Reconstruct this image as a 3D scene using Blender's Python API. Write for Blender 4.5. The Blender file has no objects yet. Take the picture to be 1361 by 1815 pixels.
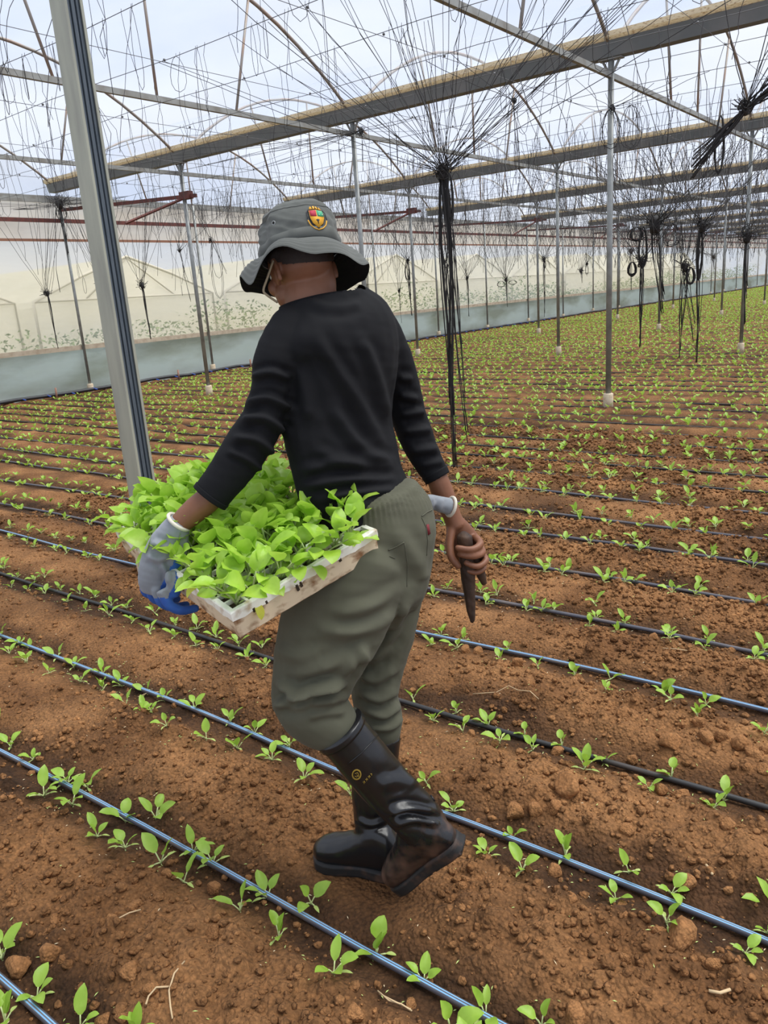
import bpy, bmesh, math, random
import numpy as np
from mathutils import Vector, Matrix, Quaternion
from mathutils.bvhtree import BVHTree

scene = bpy.context.scene
COL = scene.collection
RNG = random.Random(7)
NR = np.random.RandomState(11)

# ------------------------------------------------------------------ camera, world, light, exposure
IMG_W, IMG_H, FPX = 1361.0, 1815.0, 1381.33
CAM_H = 1.5
CAM_R = np.array([0.80109, 0.594608, -0.068529])
CAM_U = np.array([-0.107675, 0.255789, 0.960717])
CAM_F = np.array([-0.588779, 0.762243, -0.268935])
cam_data = bpy.data.cameras.new('camera')
cam_data.sensor_fit = 'VERTICAL'
cam_data.sensor_height = 36.0
cam_data.lens = 36.0 * FPX / IMG_H
cam_data.clip_start = 0.05
cam_data.clip_end = 400
cam = bpy.data.objects.new('camera', cam_data)
COL.objects.link(cam)
m = Matrix.Identity(4)
for i in range(3):
    m[i][0], m[i][1], m[i][2] = CAM_R[i], CAM_U[i], -CAM_F[i]
m[2][3] = CAM_H
cam.matrix_world = m
scene.camera = cam

scene.view_settings.view_transform = 'Standard'
scene.view_settings.look = 'None'
scene.view_settings.gamma = 1.0
scene.view_settings.use_curve_mapping = False
scene.view_settings.exposure = 0.0
try:
    scene.cycles.use_denoising = True
    scene.cycles.max_bounces = 6
    scene.cycles.transparent_max_bounces = 24
    scene.cycles.sample_clamp_indirect = 6.0
except Exception:
    pass

world = bpy.data.worlds.new('overcast_sky')
scene.world = world
world.use_nodes = True
wn = world.node_tree
wn.nodes.clear()
def wnode(t, **k):
    n = wn.nodes.new(t)
    for a, b in k.items(): setattr(n, a, b)
    return n
w_out = wnode('ShaderNodeOutputWorld'); w_bg = wnode('ShaderNodeBackground')
w_tc = wnode('ShaderNodeTexCoord'); w_map = wnode('ShaderNodeMapping')
w_map.inputs['Scale'].default_value = (1.0, 1.0, 3.0)
w_no = wnode('ShaderNodeTexNoise'); w_no.inputs['Scale'].default_value = 2.2
w_no.inputs['Detail'].default_value = 5
w_ramp = wnode('ShaderNodeValToRGB')
w_ramp.color_ramp.elements[0].position = 0.36; w_ramp.color_ramp.elements[0].color = (0.70, 0.79, 0.99, 1)
w_ramp.color_ramp.elements[1].position = 0.66; w_ramp.color_ramp.elements[1].color = (0.93, 0.95, 1.0, 1)
w_bg.inputs['Strength'].default_value = 1.0
wn.links.new(w_tc.outputs['Generated'], w_map.inputs['Vector'])
wn.links.new(w_map.outputs['Vector'], w_no.inputs['Vector'])
wn.links.new(w_no.outputs['Fac'], w_ramp.inputs['Fac'])
wn.links.new(w_ramp.outputs['Color'], w_bg.inputs['Color'])
wn.links.new(w_bg.outputs['Background'], w_out.inputs['Surface'])

sun_d = bpy.data.lights.new('hazy_sun', 'SUN')
sun_d.energy = 5.2
sun_d.angle = math.radians(50)
sun_d.color = (1.0, 0.965, 0.88)
sun = bpy.data.objects.new('hazy_sun', sun_d)
COL.objects.link(sun)
sun.rotation_euler = (math.radians(-16), math.radians(20), 0)

# ------------------------------------------------------------------ geometry helpers
def V3(*a): return np.array(a if len(a) == 3 else a[0], dtype=float)
def nrm(v):
    v = np.asarray(v, float); n = np.linalg.norm(v)
    return v / n if n > 1e-12 else v
FH = nrm([CAM_F[0], CAM_F[1], 0]); RH = np.array([FH[1], -FH[0], 0])
def ray(px, py):
    return CAM_F + (px - IMG_W / 2) / FPX * CAM_R - (py - IMG_H / 2) / FPX * CAM_U
def P(px, py, D):
    """world point seen at (px, py) on the upright plane a distance D ahead"""
    d = ray(px, py)
    return np.array([0, 0, CAM_H]) + d * (D / (d @ FH))
def GND(px, py, z=0.0):
    d = ray(px, py)
    return np.array([0, 0, CAM_H]) + d * ((z - CAM_H) / d[2])
def PY(px, py, y):
    d = ray(px, py)
    return np.array([0, 0, CAM_H]) + d * (y / d[1])
def depth(p): return float((np.asarray(p) - [0, 0, CAM_H]) @ CAM_F)
def PROJ(p):
    q = np.asarray(p, float) - np.array([0, 0, CAM_H])
    d = q @ CAM_F
    return np.stack([IMG_W / 2 + FPX * (q @ CAM_R) / d, IMG_H / 2 - FPX * (q @ CAM_U) / d], -1)

class MB:
    def __init__(s): s.v = []; s.f = []; s.m = []
    def add(s, verts, faces, mat=0):
        o = len(s.v)
        s.v.extend([tuple(map(float, p)) for p in verts])
        for k, f in enumerate(faces):
            s.f.append(tuple(i + o for i in f)); s.m.append(mat if isinstance(mat, int) else mat[k])
    def box(s, c, h, ax=None, mat=0):
        ax = ax if ax is not None else np.eye(3)
        c = np.asarray(c, float)
        vs = [c + sx * h[0] * ax[0] + sy * h[1] * ax[1] + sz * h[2] * ax[2] for sz in (-1, 1) for sy in (-1, 1) for sx in (-1, 1)]
        s.add(vs, [(0, 2, 3, 1), (4, 5, 7, 6), (0, 1, 5, 4), (2, 6, 7, 3), (0, 4, 6, 2), (1, 3, 7, 5)], mat)
    def rings(s, rings, closed=True, caps=True, mat=0):
        n = len(rings[0]); vs = [p for r in rings for p in r]; fs = []
        for i in range(len(rings) - 1):
            for j in range(n if closed else n - 1):
                k = (j + 1) % n
                fs.append((i * n + j, i * n + k, (i + 1) * n + k, (i + 1) * n + j))
        if caps and closed:
            fs.append(tuple(range(n - 1, -1, -1))); fs.append(tuple((len(rings) - 1) * n + j for j in range(n)))
        s.add(vs, fs, mat)
    def tube(s, pts, r, n=8, mat=0, caps=True):
        pts = [np.asarray(p, float) for p in pts]
        rs = list(r) if hasattr(r, '__len__') else [r] * len(pts)
        t0 = nrm(pts[1] - pts[0])
        u = nrm(np.cross(t0, [0, 0, 1] if abs(t0[2]) < .9 else [1, 0, 0]))
        rings = []
        for i, p in enumerate(pts):
            t = nrm(pts[min(i + 1, len(pts) - 1)] - pts[max(i - 1, 0)])
            u = nrm(u - t * (u @ t)); w = np.cross(t, u)
            rings.append([p + rs[i] * (math.cos(a) * u + math.sin(a) * w) for a in [2 * math.pi * k / n for k in range(n)]])
        s.rings(rings, True, caps, mat)
    def ellipsoid(s, c, ax, n=12, m_=8, mat=0):
        c = np.asarray(c, float); ax = [np.asarray(a, float) for a in ax]
        rings = []
        for i in range(1, m_):
            th = math.pi * i / m_
            rings.append([c + math.sin(th) * (math.cos(a) * ax[0] + math.sin(a) * ax[1]) - math.cos(th) * ax[2] for a in [2 * math.pi * k / n for k in range(n)]])
        s.rings(rings, True, True, mat)
    def sweep(s, prof, a, b, up=(0, 0, 1), closed=False, mat=0):
        """profile (side, up) run from a to b"""
        a = np.asarray(a, float); b = np.asarray(b, float); t = nrm(b - a)
        side = nrm(np.cross(t, up)); w = np.cross(side, t)
        s.rings([[p + q[0] * side + q[1] * w for q in prof] for p in (a, b)], closed, closed, mat)
    def build(s, name, mats, parent=None, smooth=True, origin=None):
        me = bpy.data.meshes.new(name)
        vs = np.array(s.v, float).reshape(-1, 3)
        org = np.zeros(3)
        if parent is not None:
            org = np.array(ORG.get(parent.name, (0, 0, 0)), float)
        elif origin is not None: org = np.asarray(origin, float)
        me.from_pydata((vs - org).tolist(), [], s.f)
        mats = mats if isinstance(mats, (list, tuple)) else [mats]
        for q in mats: me.materials.append(q)
        if len(mats) > 1: me.polygons.foreach_set('material_index', s.m)
        if smooth: me.polygons.foreach_set('use_smooth', [True] * len(me.polygons))
        me.update()
        return link(name, me, parent, None if parent is not None else org)
ORG = {}
def link(name, me, parent=None, org=None):
    o = bpy.data.objects.new(name, me); COL.objects.link(o)
    if parent is not None:
        o.parent = parent; ORG[o.name] = ORG.get(parent.name, (0, 0, 0))
    else:
        if org is not None: o.location = org
        ORG[o.name] = tuple(org) if org is not None else (0, 0, 0)
    return o
def tag(o, label=None, cat=None, group=None, kind=None):
    for k, v in (('label', label), ('category', cat), ('group', group), ('kind', kind)):
        if v: o[k] = v
    return o
def thing(name, loc, label, cat, group=None):
    o = bpy.data.objects.new(name, None); o.empty_display_size = .05
    COL.objects.link(o); o.location = loc; ORG[o.name] = tuple(loc)
    return tag(o, label, cat, group)
ORD = ['zeroth', 'first', 'second', 'third', 'fourth', 'fifth', 'sixth', 'seventh', 'eighth', 'ninth', 'tenth', 'eleventh', 'twelfth', 'thirteenth', 'fourteenth', 'fifteenth', 'sixteenth', 'seventeenth', 'eighteenth', 'nineteenth']
TENS = {20: 'twent', 30: 'thirt', 40: 'fort', 50: 'fift', 60: 'sixt', 70: 'sevent', 80: 'eight', 90: 'ninet'}
def ordinal(n):
    if n < 20: return ORD[n]
    if n >= 100: return 'hundred-and-' + ordinal(n - 100) if n > 100 else 'hundredth'
    t = TENS[n // 10 * 10]
    return t + 'ieth' if n % 10 == 0 else t + 'y-' + ORD[n % 10]

# value noise, cellular noise (numpy)
_PERM = NR.permutation(256); _VAL = NR.rand(256)
def _h(i, j, s=0): return _PERM[(_PERM[(i + s * 37) & 255] + j) & 255]
def vnoise(x, y, s=0):
    x = np.asarray(x, float); y = np.asarray(y, float)
    i = np.floor(x).astype(int); j = np.floor(y).astype(int); fx = x - i; fy = y - j
    fx = fx * fx * (3 - 2 * fx); fy = fy * fy * (3 - 2 * fy)
    a = _VAL[_h(i, j, s)]; b = _VAL[_h(i + 1, j, s)]; c = _VAL[_h(i, j + 1, s)]; d = _VAL[_h(i + 1, j + 1, s)]
    return (a * (1 - fx) + b * fx) * (1 - fy) + (c * (1 - fx) + d * fx) * fy
def fbm(x, y, o=4, s=0):
    t = 0; a = .5; w = 0
    for k in range(o):
        t = t + a * vnoise(x * 2 ** k + 17.3 * k, y * 2 ** k - 9.1 * k, s + k); w += a; a *= .5
    return t / w
def worley(x, y, s=0):
    i = np.floor(x).astype(int); j = np.floor(y).astype(int); best = np.full(np.shape(x), 9.)
    size = np.zeros(np.shape(x))
    for di in (-1, 0, 1):
        for dj in (-1, 0, 1):
            h = _h(i + di, j + dj, s)
            d = np.hypot(i + di + _VAL[h] - x, j + dj + _VAL[(h * 7 + 3) & 255] - y)
            m_ = d < best; best = np.where(m_, d, best); size = np.where(m_, _VAL[(h * 13 + 5) & 255], size)
    return best, size
def vn3(p, s=0):
    return (vnoise(p[..., 0] + 3.1 * p[..., 2], p[..., 1] + 1.7 * p[..., 2], s) + vnoise(p[..., 1] - 2.3 * p[..., 0], p[..., 2] + .9 * p[..., 0], s + 3)) / 2

# ------------------------------------------------------------------ materials
MATS = {}
def mat(name, col, rough=.6, metal=0, noise=None, bump=None, trans=0, spec=.5, sheen=0, coat=0):
    """noise=(scale, colour2, lo, hi); bump=(scale, strength, distance)"""
    m_ = bpy.data.materials.new(name); m_.use_nodes = True
    nt = m_.node_tree; b = nt.nodes['Principled BSDF']
    b.inputs['Base Color'].default_value = (*col, 1); b.inputs['Roughness'].default_value = rough
    b.inputs['Metallic'].default_value = metal; b.inputs['Specular IOR Level'].default_value = spec
    if sheen: b.inputs['Sheen Weight'].default_value = sheen
    if coat: b.inputs['Coat Weight'].default_value = coat
    tc = nt.nodes.new('ShaderNodeTexCoord')
    if noise:
        sc, c2, lo, hi = noise[:4]
        n = nt.nodes.new('ShaderNodeTexNoise'); n.inputs['Scale'].default_value = sc; n.inputs['Detail'].default_value = 6
        r = nt.nodes.new('ShaderNodeValToRGB')
        r.color_ramp.elements[0].position = lo; r.color_ramp.elements[0].color = (*col, 1)
        r.color_ramp.elements[1].position = hi; r.color_ramp.elements[1].color = (*c2, 1)
        src = tc.outputs['Object']
        if len(noise) > 4:
            mp = nt.nodes.new('ShaderNodeMapping'); mp.inputs['Scale'].default_value = noise[4]
            nt.links.new(src, mp.inputs['Vector']); src = mp.outputs['Vector']
        nt.links.new(src, n.inputs['Vector']); nt.links.new(n.outputs['Fac'], r.inputs['Fac'])
        nt.links.new(r.outputs['Color'], b.inputs['Base Color'])
    if bump:
        n = nt.nodes.new('ShaderNodeTexNoise'); n.inputs['Scale'].default_value = bump[0]; n.inputs['Detail'].default_value = 4
        bp = nt.nodes.new('ShaderNodeBump'); bp.inputs['Strength'].default_value = bump[1]; bp.inputs['Distance'].default_value = bump[2]
        nt.links.new(tc.outputs['Object'], n.inputs['Vector']); nt.links.new(n.outputs['Fac'], bp.inputs['Height'])
        nt.links.new(bp.outputs['Normal'], b.inputs['Normal'])
    if trans:
        out = nt.nodes['Material Output']; t = nt.nodes.new('ShaderNodeBsdfTranslucent')
        mx = nt.nodes.new('ShaderNodeMixShader'); mx.inputs['Fac'].default_value = trans
        t.inputs['Color'].default_value = (*col, 1)
        if noise: nt.links.new(r.outputs['Color'], t.inputs['Color'])
        nt.links.new(b.outputs['BSDF'], mx.inputs[1]); nt.links.new(t.outputs['BSDF'], mx.inputs[2])
        nt.links.new(mx.outputs['Shader'], out.inputs['Surface'])
    MATS[name] = m_
    return m_
def film(name, tint, opaque, col, noise_scale=1.5, var=.25, col2=None, stretch=(1, 1, 1)):
    """clouded plastic film: part clear, part light-scattering"""
    m_ = bpy.data.materials.new(name); m_.use_nodes = True
    nt = m_.node_tree; nt.nodes.clear()
    out = nt.nodes.new('ShaderNodeOutputMaterial'); tr = nt.nodes.new('ShaderNodeBsdfTransparent')
    tr.inputs['Color'].default_value = (*tint, 1)
    tl = nt.nodes.new('ShaderNodeBsdfTranslucent'); df = nt.nodes.new('ShaderNodeBsdfDiffuse')
    tc = nt.nodes.new('ShaderNodeTexCoord'); n = nt.nodes.new('ShaderNodeTexNoise')
    mp = nt.nodes.new('ShaderNodeMapping'); mp.inputs['Scale'].default_value = stretch
    n.inputs['Scale'].default_value = noise_scale; n.inputs['Detail'].default_value = 5
    nt.links.new(tc.outputs['Object'], mp.inputs['Vector']); nt.links.new(mp.outputs['Vector'], n.inputs['Vector'])
    rp = nt.nodes.new('ShaderNodeMapRange'); rp.inputs['From Min'].default_value = .3; rp.inputs['From Max'].default_value = .7
    rp.inputs['To Min'].default_value = max(0, opaque - var); rp.inputs['To Max'].default_value = min(1, opaque + var)
    nt.links.new(n.outputs['Fac'], rp.inputs['Value'])
    for s_ in (tl, df): s_.inputs['Color'].default_value = (*col, 1)
    if col2:
        n2 = nt.nodes.new('ShaderNodeTexNoise'); n2.inputs['Scale'].default_value = noise_scale * .6; n2.inputs['Detail'].default_value = 6
        nt.links.new(mp.outputs['Vector'], n2.inputs['Vector'])
        r2 = nt.nodes.new('ShaderNodeValToRGB'); r2.color_ramp.elements[0].position = .42; r2.color_ramp.elements[1].position = .62
        r2.color_ramp.elements[0].color = (*col, 1); r2.color_ramp.elements[1].color = (*col2, 1)
        nt.links.new(n2.outputs['Fac'], r2.inputs['Fac'])
        for s_ in (tl, df): nt.links.new(r2.outputs['Color'], s_.inputs['Color'])
    m1 = nt.nodes.new('ShaderNodeMixShader'); m1.inputs['Fac'].default_value = .35
    nt.links.new(tl.outputs[0], m1.inputs[1]); nt.links.new(df.outputs[0], m1.inputs[2])
    m2 = nt.nodes.new('ShaderNodeMixShader')
    nt.links.new(rp.outputs['Result'], m2.inputs['Fac']); nt.links.new(tr.outputs[0], m2.inputs[1]); nt.links.new(m1.outputs[0], m2.inputs[2])
    nt.links.new(m2.outputs[0], out.inputs['Surface'])
    return m_

M_steel = mat('galvanised_steel', (.33, .34, .33), .5, .55, (9, (.22, .23, .22), .4, .7), (60, .1, .002))
M_dullsteel = mat('weathered_steel', (.30, .30, .28), .6, .35, (6, (.19, .17, .14), .45, .75))
M_channel = mat('post_channel_steel', (.40, .40, .32), .55, .3, (5, (.30, .30, .25), .4, .7, (3, 3, .4)))
M_insert = mat('dark_channel_lining', (.075, .095, .115), .5, .3, (30, (.12, .14, .16), .4, .7, (6, 6, .3)))
M_gutter = mat('grey_gutter_sheet', (.14, .15, .15), .6, .2, (2.5, (.19, .19, .185), .4, .7))
M_rim = mat('rusty_gutter_rim', (.80, .72, .56), .8, 0, (14, (.36, .22, .10), .52, .70, (2, 6, 6)), None, .5)
M_bow = mat('bow_pipe', (.30, .27, .24), .6, .3, (3, (.34, .23, .17), .45, .65))
M_red = mat('red_oxide_steel', (.16, .045, .035), .7, .1, (12, (.09, .035, .03), .4, .7))
M_foot = mat('cream_footing', (.62, .52, .38), .85, 0, (18, (.45, .30, .17), .48, .75), (40, .3, .004))
M_twine = mat('black_twine', (.022, .02, .02), .75, 0, None, (200, .4, .002))
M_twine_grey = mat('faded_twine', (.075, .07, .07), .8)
M_wire = mat('trellis_wire_steel', (.16, .16, .16), .5, .5)
M_hose = mat('grey_black_hose', (.085, .085, .105), .36, 0, (8, (.16, .13, .115), .5, .72, (.6, 4, 4)))
M_hosedark = mat('plain_black_hose', (.028, .027, .027), .5, 0, (8, (.08, .06, .05), .52, .75, (.6, 4, 4)))
M_stripe = mat('blue_hose_stripe', (.20, .42, .68), .4)
M_pipe = mat('black_main_pipe', (.02, .02, .024), .5)
M_bluefit = mat('blue_pipe_fitting', (.03, .08, .35), .5)
M_tan = mat('tan_rail', (.50, .42, .32), .8, 0, (7, (.36, .28, .2), .4, .7))
# ------------------------------------------------------------------ layout of the greenhouse (metres; x towards the side wall is negative, y runs away along it)
WALL_X = -14.41; DX = 3.6235; ROW0 = 2.634; DY = 6.55
GUT_Z0, GUT_Z1 = 3.79, 3.95
def PX_(j): return WALL_X + DX * j
def RY(k): return ROW0 + DY * k
HOSE_Y = [.60, 1.12, 1.66, 2.17, 2.70, 3.18, 3.72, 4.25, 4.69, 5.22, 5.73, 6.2, 6.65, 7.12]
while HOSE_Y[-1] < 77: HOSE_Y.append(HOSE_Y[-1] + .5)
HY = np.array(HOSE_Y)
FEET = np.array([-1.15, 1.33])
def hose_dist(y):
    y = np.asarray(y, float)
    i = np.clip(np.searchsorted(HY, y), 1, len(HY) - 1)
    return np.minimum(np.abs(y - HY[i - 1]), np.abs(y - HY[i]))
def clodmask(x, y):
    d = hose_dist(y)
    m_ = np.clip((fbm(x * 1.1 + 5, y * 1.6 + 2, 3, 9) - .44) * 5, 0, 1)
    right = np.clip((x + 1.5) / 1.2, 0, 1) * .5
    return np.clip(m_ + right, 0, 1) * np.clip((d - .04) / .1, 0, 1)
def ground_h(x, y, fine=True):
    x = np.asarray(x, float); y = np.asarray(y, float)
    d = hose_dist(y + .02 * (vnoise(x * 2, y * 2, 4) - .5))
    h = .035 * (fbm(x * 1.4, y * 1.7, 3, 1) - .5) - .016 * np.exp(-(d / .09) ** 2) + .010 * np.cos(np.clip(d / .25, 0, 1) * math.pi) * -1
    if fine:
        k = clodmask(x, y)
        w1, s1 = worley(x * 11, y * 12, 2); w2, s2 = worley(x * 26 + 3, y * 27, 5)
        w3, s3 = worley(x * 52 + 3, y * 53, 6)
        h = h + k * .058 * np.clip(.62 - w1, 0, 1) ** .7 * s1 + (.3 + .7 * k) * .026 * np.clip(.6 - w2, 0, 1) * (.3 + s2)
        h = h + (.45 + .55 * k) * .013 * np.clip(.6 - w3, 0, 1) * (.3 + s3)
        h = h + .020 * (fbm(x * 9, y * 9, 5, 3) - .5)
    f = np.exp(-(np.hypot(x - FEET[0], (y - FEET[1])) / .22) ** 4)
    return h * (1 - f)
def wetness(x, y):
    d = hose_dist(y)
    e = .085 + .15 * (fbm(x * 1.6, y * 2.2, 4, 21) - .38)
    w = 1 / (1 + np.exp((d - e) / .022))
    p = np.clip((fbm(x * 1.3 + 9, y * 1.9 - 4, 4, 31) - .50) * 4, 0, 1) * .6
    return np.clip(w * .9 + p, 0, 1)

# soil
def grow(a, b, s0, s1, start, end):
    """steps of s0 inside [start, end], growing outside up to s1"""
    c = [start]
    while c[-1] < end: c.append(c[-1] + s0)
    s = s0
    while c[-1] < b: s = min(s * 1.03, s1); c.append(c[-1] + s)
    l = [start]; s = s0
    while l[-1] > a: s = min(s * 1.03, s1); l.append(l[-1] - s)
    return np.array(sorted(set(l[1:] + c)))
xs = grow(-16.5, 3.5, .0125, .07, -4.2, .2); ys = grow(-1.5, 82, .0125, .25, .45, 3.3)
XX, YY = np.meshgrid(xs, ys)
ZZ = ground_h(XX, YY)
nx, ny = len(xs), len(ys)
me = bpy.data.meshes.new('floor')
me.vertices.add(nx * ny); me.vertices.foreach_set('co', np.stack([XX, YY, ZZ], -1).reshape(-1).astype(np.float32))
idx = np.arange(nx * ny).reshape(ny, nx)
quads = np.stack([idx[:-1, :-1], idx[:-1, 1:], idx[1:, 1:], idx[1:, :-1]], -1).reshape(-1, 4)
me.loops.add(quads.size); me.loops.foreach_set('vertex_index', quads.reshape(-1).astype(np.int32))
me.polygons.add(len(quads)); me.polygons.foreach_set('loop_start', np.arange(0, quads.size, 4, dtype=np.int32))
me.polygons.foreach_set('use_smooth', np.ones(len(quads), bool))
at = me.attributes.new('moist', 'FLOAT', 'POINT'); at.data.foreach_set('value', wetness(XX, YY).reshape(-1).astype(np.float32))
me.update(calc_edges=True)

def soil_material(name, attr=True, lift=1.0, sc_=1.0, bd=.016):
    m_ = bpy.data.materials.new(name); m_.use_nodes = True
    nt = m_.node_tree; b = nt.nodes['Principled BSDF']; b.inputs['Roughness'].default_value = .92; b.inputs['Specular IOR Level'].default_value = .2
    tc = nt.nodes.new('ShaderNodeTexCoord')
    def noise(sc, det=6):
        n = nt.nodes.new('ShaderNodeTexNoise'); n.inputs['Scale'].default_value = sc * sc_; n.inputs['Detail'].default_value = det
        nt.links.new(tc.outputs['Object'], n.inputs['Vector']); return n.outputs['Fac']
    def ramp(src, a, b_, ca, cb):
        r = nt.nodes.new('ShaderNodeValToRGB'); e = r.color_ramp.elements
        e[0].position = a; e[1].position = b_; e[0].color = (*ca, 1); e[1].color = (*cb, 1)
        nt.links.new(src, r.inputs['Fac']); return r.outputs['Color']
    def mix(f, a, b_, mode='MIX'):
        x = nt.nodes.new('ShaderNodeMix'); x.data_type = 'RGBA'; x.blend_type = mode
        if isinstance(f, float): x.inputs[0].default_value = f
        else: nt.links.new(f, x.inputs[0])
        for s_, v in ((x.inputs[6], a), (x.inputs[7], b_)):
            if isinstance(v, tuple): s_.default_value = (*v, 1)
            else: nt.links.new(v, s_)
        return x.outputs[2]
    dry = ramp(noise(3.2), .35, .68, (.148 * lift, .069 * lift, .027 * lift), (.290 * lift, .146 * lift, .061 * lift))
    wet = ramp(noise(6.5), .35, .7, (.042, .021, .010), (.095, .046, .021))
    if attr:
        a = nt.nodes.new('ShaderNodeAttribute'); a.attribute_name = 'moist'
        c = mix(a.outputs['Fac'], dry, wet)
    else:
        c = mix(ramp(noise(2.1), .45, .7, (0, 0, 0), (1, 1, 1)), dry, mix(.4, dry, wet))
    c = mix(.55, c, ramp(noise(75), .3, .72, (.38, .36, .34), (1.6, 1.5, 1.36)), 'MULTIPLY')
    v = nt.nodes.new('ShaderNodeTexVoronoi'); v.inputs['Scale'].default_value = 95 * sc_
    nt.links.new(tc.outputs['Object'], v.inputs['Vector'])
    c = mix(.28, c, ramp(v.outputs['Distance'], .05, .6, (1.35, 1.35, 1.35), (.5, .5, .5)), 'MULTIPLY')
    nt.links.new(c, b.inputs['Base Color'])
    h = nt.nodes.new('ShaderNodeMath'); h.operation = 'ADD'
    nt.links.new(noise(55, 8), h.inputs[0])
    vs = nt.nodes.new('ShaderNodeMath'); vs.operation = 'MULTIPLY'; vs.inputs[1].default_value = -.5
    nt.links.new(v.outputs['Distance'], vs.inputs[0]); nt.links.new(vs.outputs[0], h.inputs[1])
    bp = nt.nodes.new('ShaderNodeBump'); bp.inputs['Strength'].default_value = .95; bp.inputs['Distance'].default_value = bd
    nt.links.new(h.outputs[0], bp.inputs['Height']); nt.links.new(bp.outputs['Normal'], b.inputs['Normal'])
    return m_
M_soil = soil_material('red_brown_soil', True, 1.22); M_clod = soil_material('soil_crumb_surface', False, 1.35); M_lump = soil_material('soil_clod_surface', False, 1.55, .05, .006)
me.materials.append(M_soil)
floor = link('floor', me, None, (0, 0, 0)); tag(floor, 'red-brown tilled soil floor of the greenhouse', 'soil', None, 'structure')

# ground outside the wall
o = MB(); o.add([(-80, -40, -.05), (-16.2, -40, -.05), (-16.2, 120, -.05), (-80, 120, -.05)], [(0, 1, 2, 3)])
tag(o.build('ground', mat('outside_grass', (.16, .19, .07), .95, 0, (1.2, (.25, .21, .12), .4, .65)), None), 'grassy ground outside the side wall', 'ground', None, 'structure')

# beyond the side wall: weeds and the neighbouring tunnels, seen through the film
M_weed = mat('weed_leaf', (.10, .20, .035), .6, 0, (3, (.26, .38, .10), .45, .7), None, .3)
V = []; F = []; off = 0; rw = random.Random(41)
for k in range(16000):
    y = rw.uniform(-4, 74); hgt = .55 + 1.05 * float(vnoise(y * .55, 3.3, 8)) + .5 * float(vnoise(y * 1.9, 1.3, 9)); x = -15.5 - rw.random() * 1.6; z = hgt * rw.random() ** .6
    a = rw.uniform(0, 6.28); t = rw.uniform(-.9, .9); s = rw.uniform(.035, .075); c = np.array([x + rw.gauss(0, .1), y, z])
    d = np.array([math.cos(a) * math.cos(t), math.sin(a) * math.cos(t), math.sin(t)]) * s; w = nrm(np.cross(d, [rw.gauss(0, 1), rw.gauss(0, 1), rw.gauss(0, 1)])) * s * .42
    V += [tuple(c - d), tuple(c + w), tuple(c + d), tuple(c - w)]; F.append((off, off + 1, off + 2, off + 3)); off += 4
mb = MB(); mb.v = V; mb.f = F; mb.m = [0] * len(F)
tag(mb.build('undergrowth', M_weed), 'pale green weeds growing outside the left wall', 'weeds', None, 'stuff')
M_nfilm = film('neighbour_film', (.97, .97, .95), .8, (.86, .84, .78), .8, .1); M_nframe = mat('neighbour_frame', (.55, .52, .45), .7)
for i, yc in enumerate((1.5, 9.5, 17.5, 25.5, 33.5, 41.5, 49.5, 57.5, 65.5, 73.5, 81.5)):
    x0, x1, hw = -24.0, -44.0, 3.7
    t = thing('greenhouse', (x0, yc, 0), 'neighbouring white plastic greenhouse beyond the left wall, %s from the left' % ORD[i + 1], 'greenhouse', 'neighbouring greenhouses')
    prof = [(-hw, 0), (-hw, 2.0), (-hw * .5, 2.75), (0, 3.35), (hw * .5, 2.75), (hw, 2.0), (hw, 0)]
    mb = MB(); mb.rings([[np.array([x, yc + p[0], p[1]]) for p in prof] for x in (x0, x1)], False, False); mb.add([(x0, yc + p[0], p[1]) for p in prof], [tuple(range(7))]); mb.build('cover', M_nfilm, t, False)
    mb = MB(); mb.tube([(x0 + .05, yc + p[0], p[1]) for p in prof], .05, 6); mb.tube([(x0 + .05, yc - hw, 2.0), (x0 + .05, yc + hw, 2.0)], .04, 6); mb.tube([(x0 + .05, yc - hw * .5, 2.0), (x0 + .05, yc, 3.3), (x0 + .05, yc + hw * .5, 2.0)], .03, 6); mb.build('frame', M_nframe, t)

# roof film: one arched sheet per span
M_roof = film('roof_film', (.93, .955, 1.0), .16, (.90, .92, .95), .55, .10, None, (.5, 1.6, 1))
K0, K1 = -2, 12
APEX = 1.25
def bow_z(t): return GUT_Z1 - .08 + APEX * (1 - abs(2 * t - 1) ** 2.1)
b = MB()
for k in range(K0, K1):
    rings = []
    for x in np.arange(-14.6, 8.1, .7547):
        rings.append([(x, RY(k) + t * DY, bow_z(t) + .05 + .01 * math.sin(x * 5.2 + k)) for t in np.linspace(.008, .992, 29)])
    b.rings([[np.array(q) for q in r] for r in rings], False, False)
tag(b.build('ceiling', M_roof), 'bluish translucent plastic film of the arched roof', 'roof film', None, 'structure')

# ------------------------------------------------------------------ side wall on the left
M_bluesheet = film('blue_wall_sheet', (.8, .9, .92), .95, (.56, .66, .65), 1.3, .04, (.33, .37, .32), (1, .5, 1.6))
M_wallfilm = film('hazy_wall_film', (.97, .95, .89), .40, (.84, .78, .64), .6, .14, (.72, .73, .74), (1, .35, 1.5))
M_tarp = film('cream_tarp_band', (.98, .93, .85), .72, (.88, .79, .66), 1.1, .12, (.70, .58, .45), (1, .6, 2))
YA, YB = -8.0, 81.0
def wall_sheet(name, z0, z1, m_, x=WALL_X - .07, wob=.02, lbl='', y0=YA, y1=YB, nz=6, step=.4):
    b = MB(); rings = []
    for y in np.arange(y0, y1 + .01, step):
        rings.append([np.array([x + wob * (vnoise(y * .9, z * 2.2, 5) - .5) * 2, y, z]) for z in np.linspace(z0, z1, nz)])
    b.rings(rings, False, False)
    return tag(b.build(name, m_), lbl, 'wall', None, 'structure')
wall_sheet('wall_left', -.15, .86, M_bluesheet, lbl='pale blue plastic sheet along the foot of the left wall', wob=.03)
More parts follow.
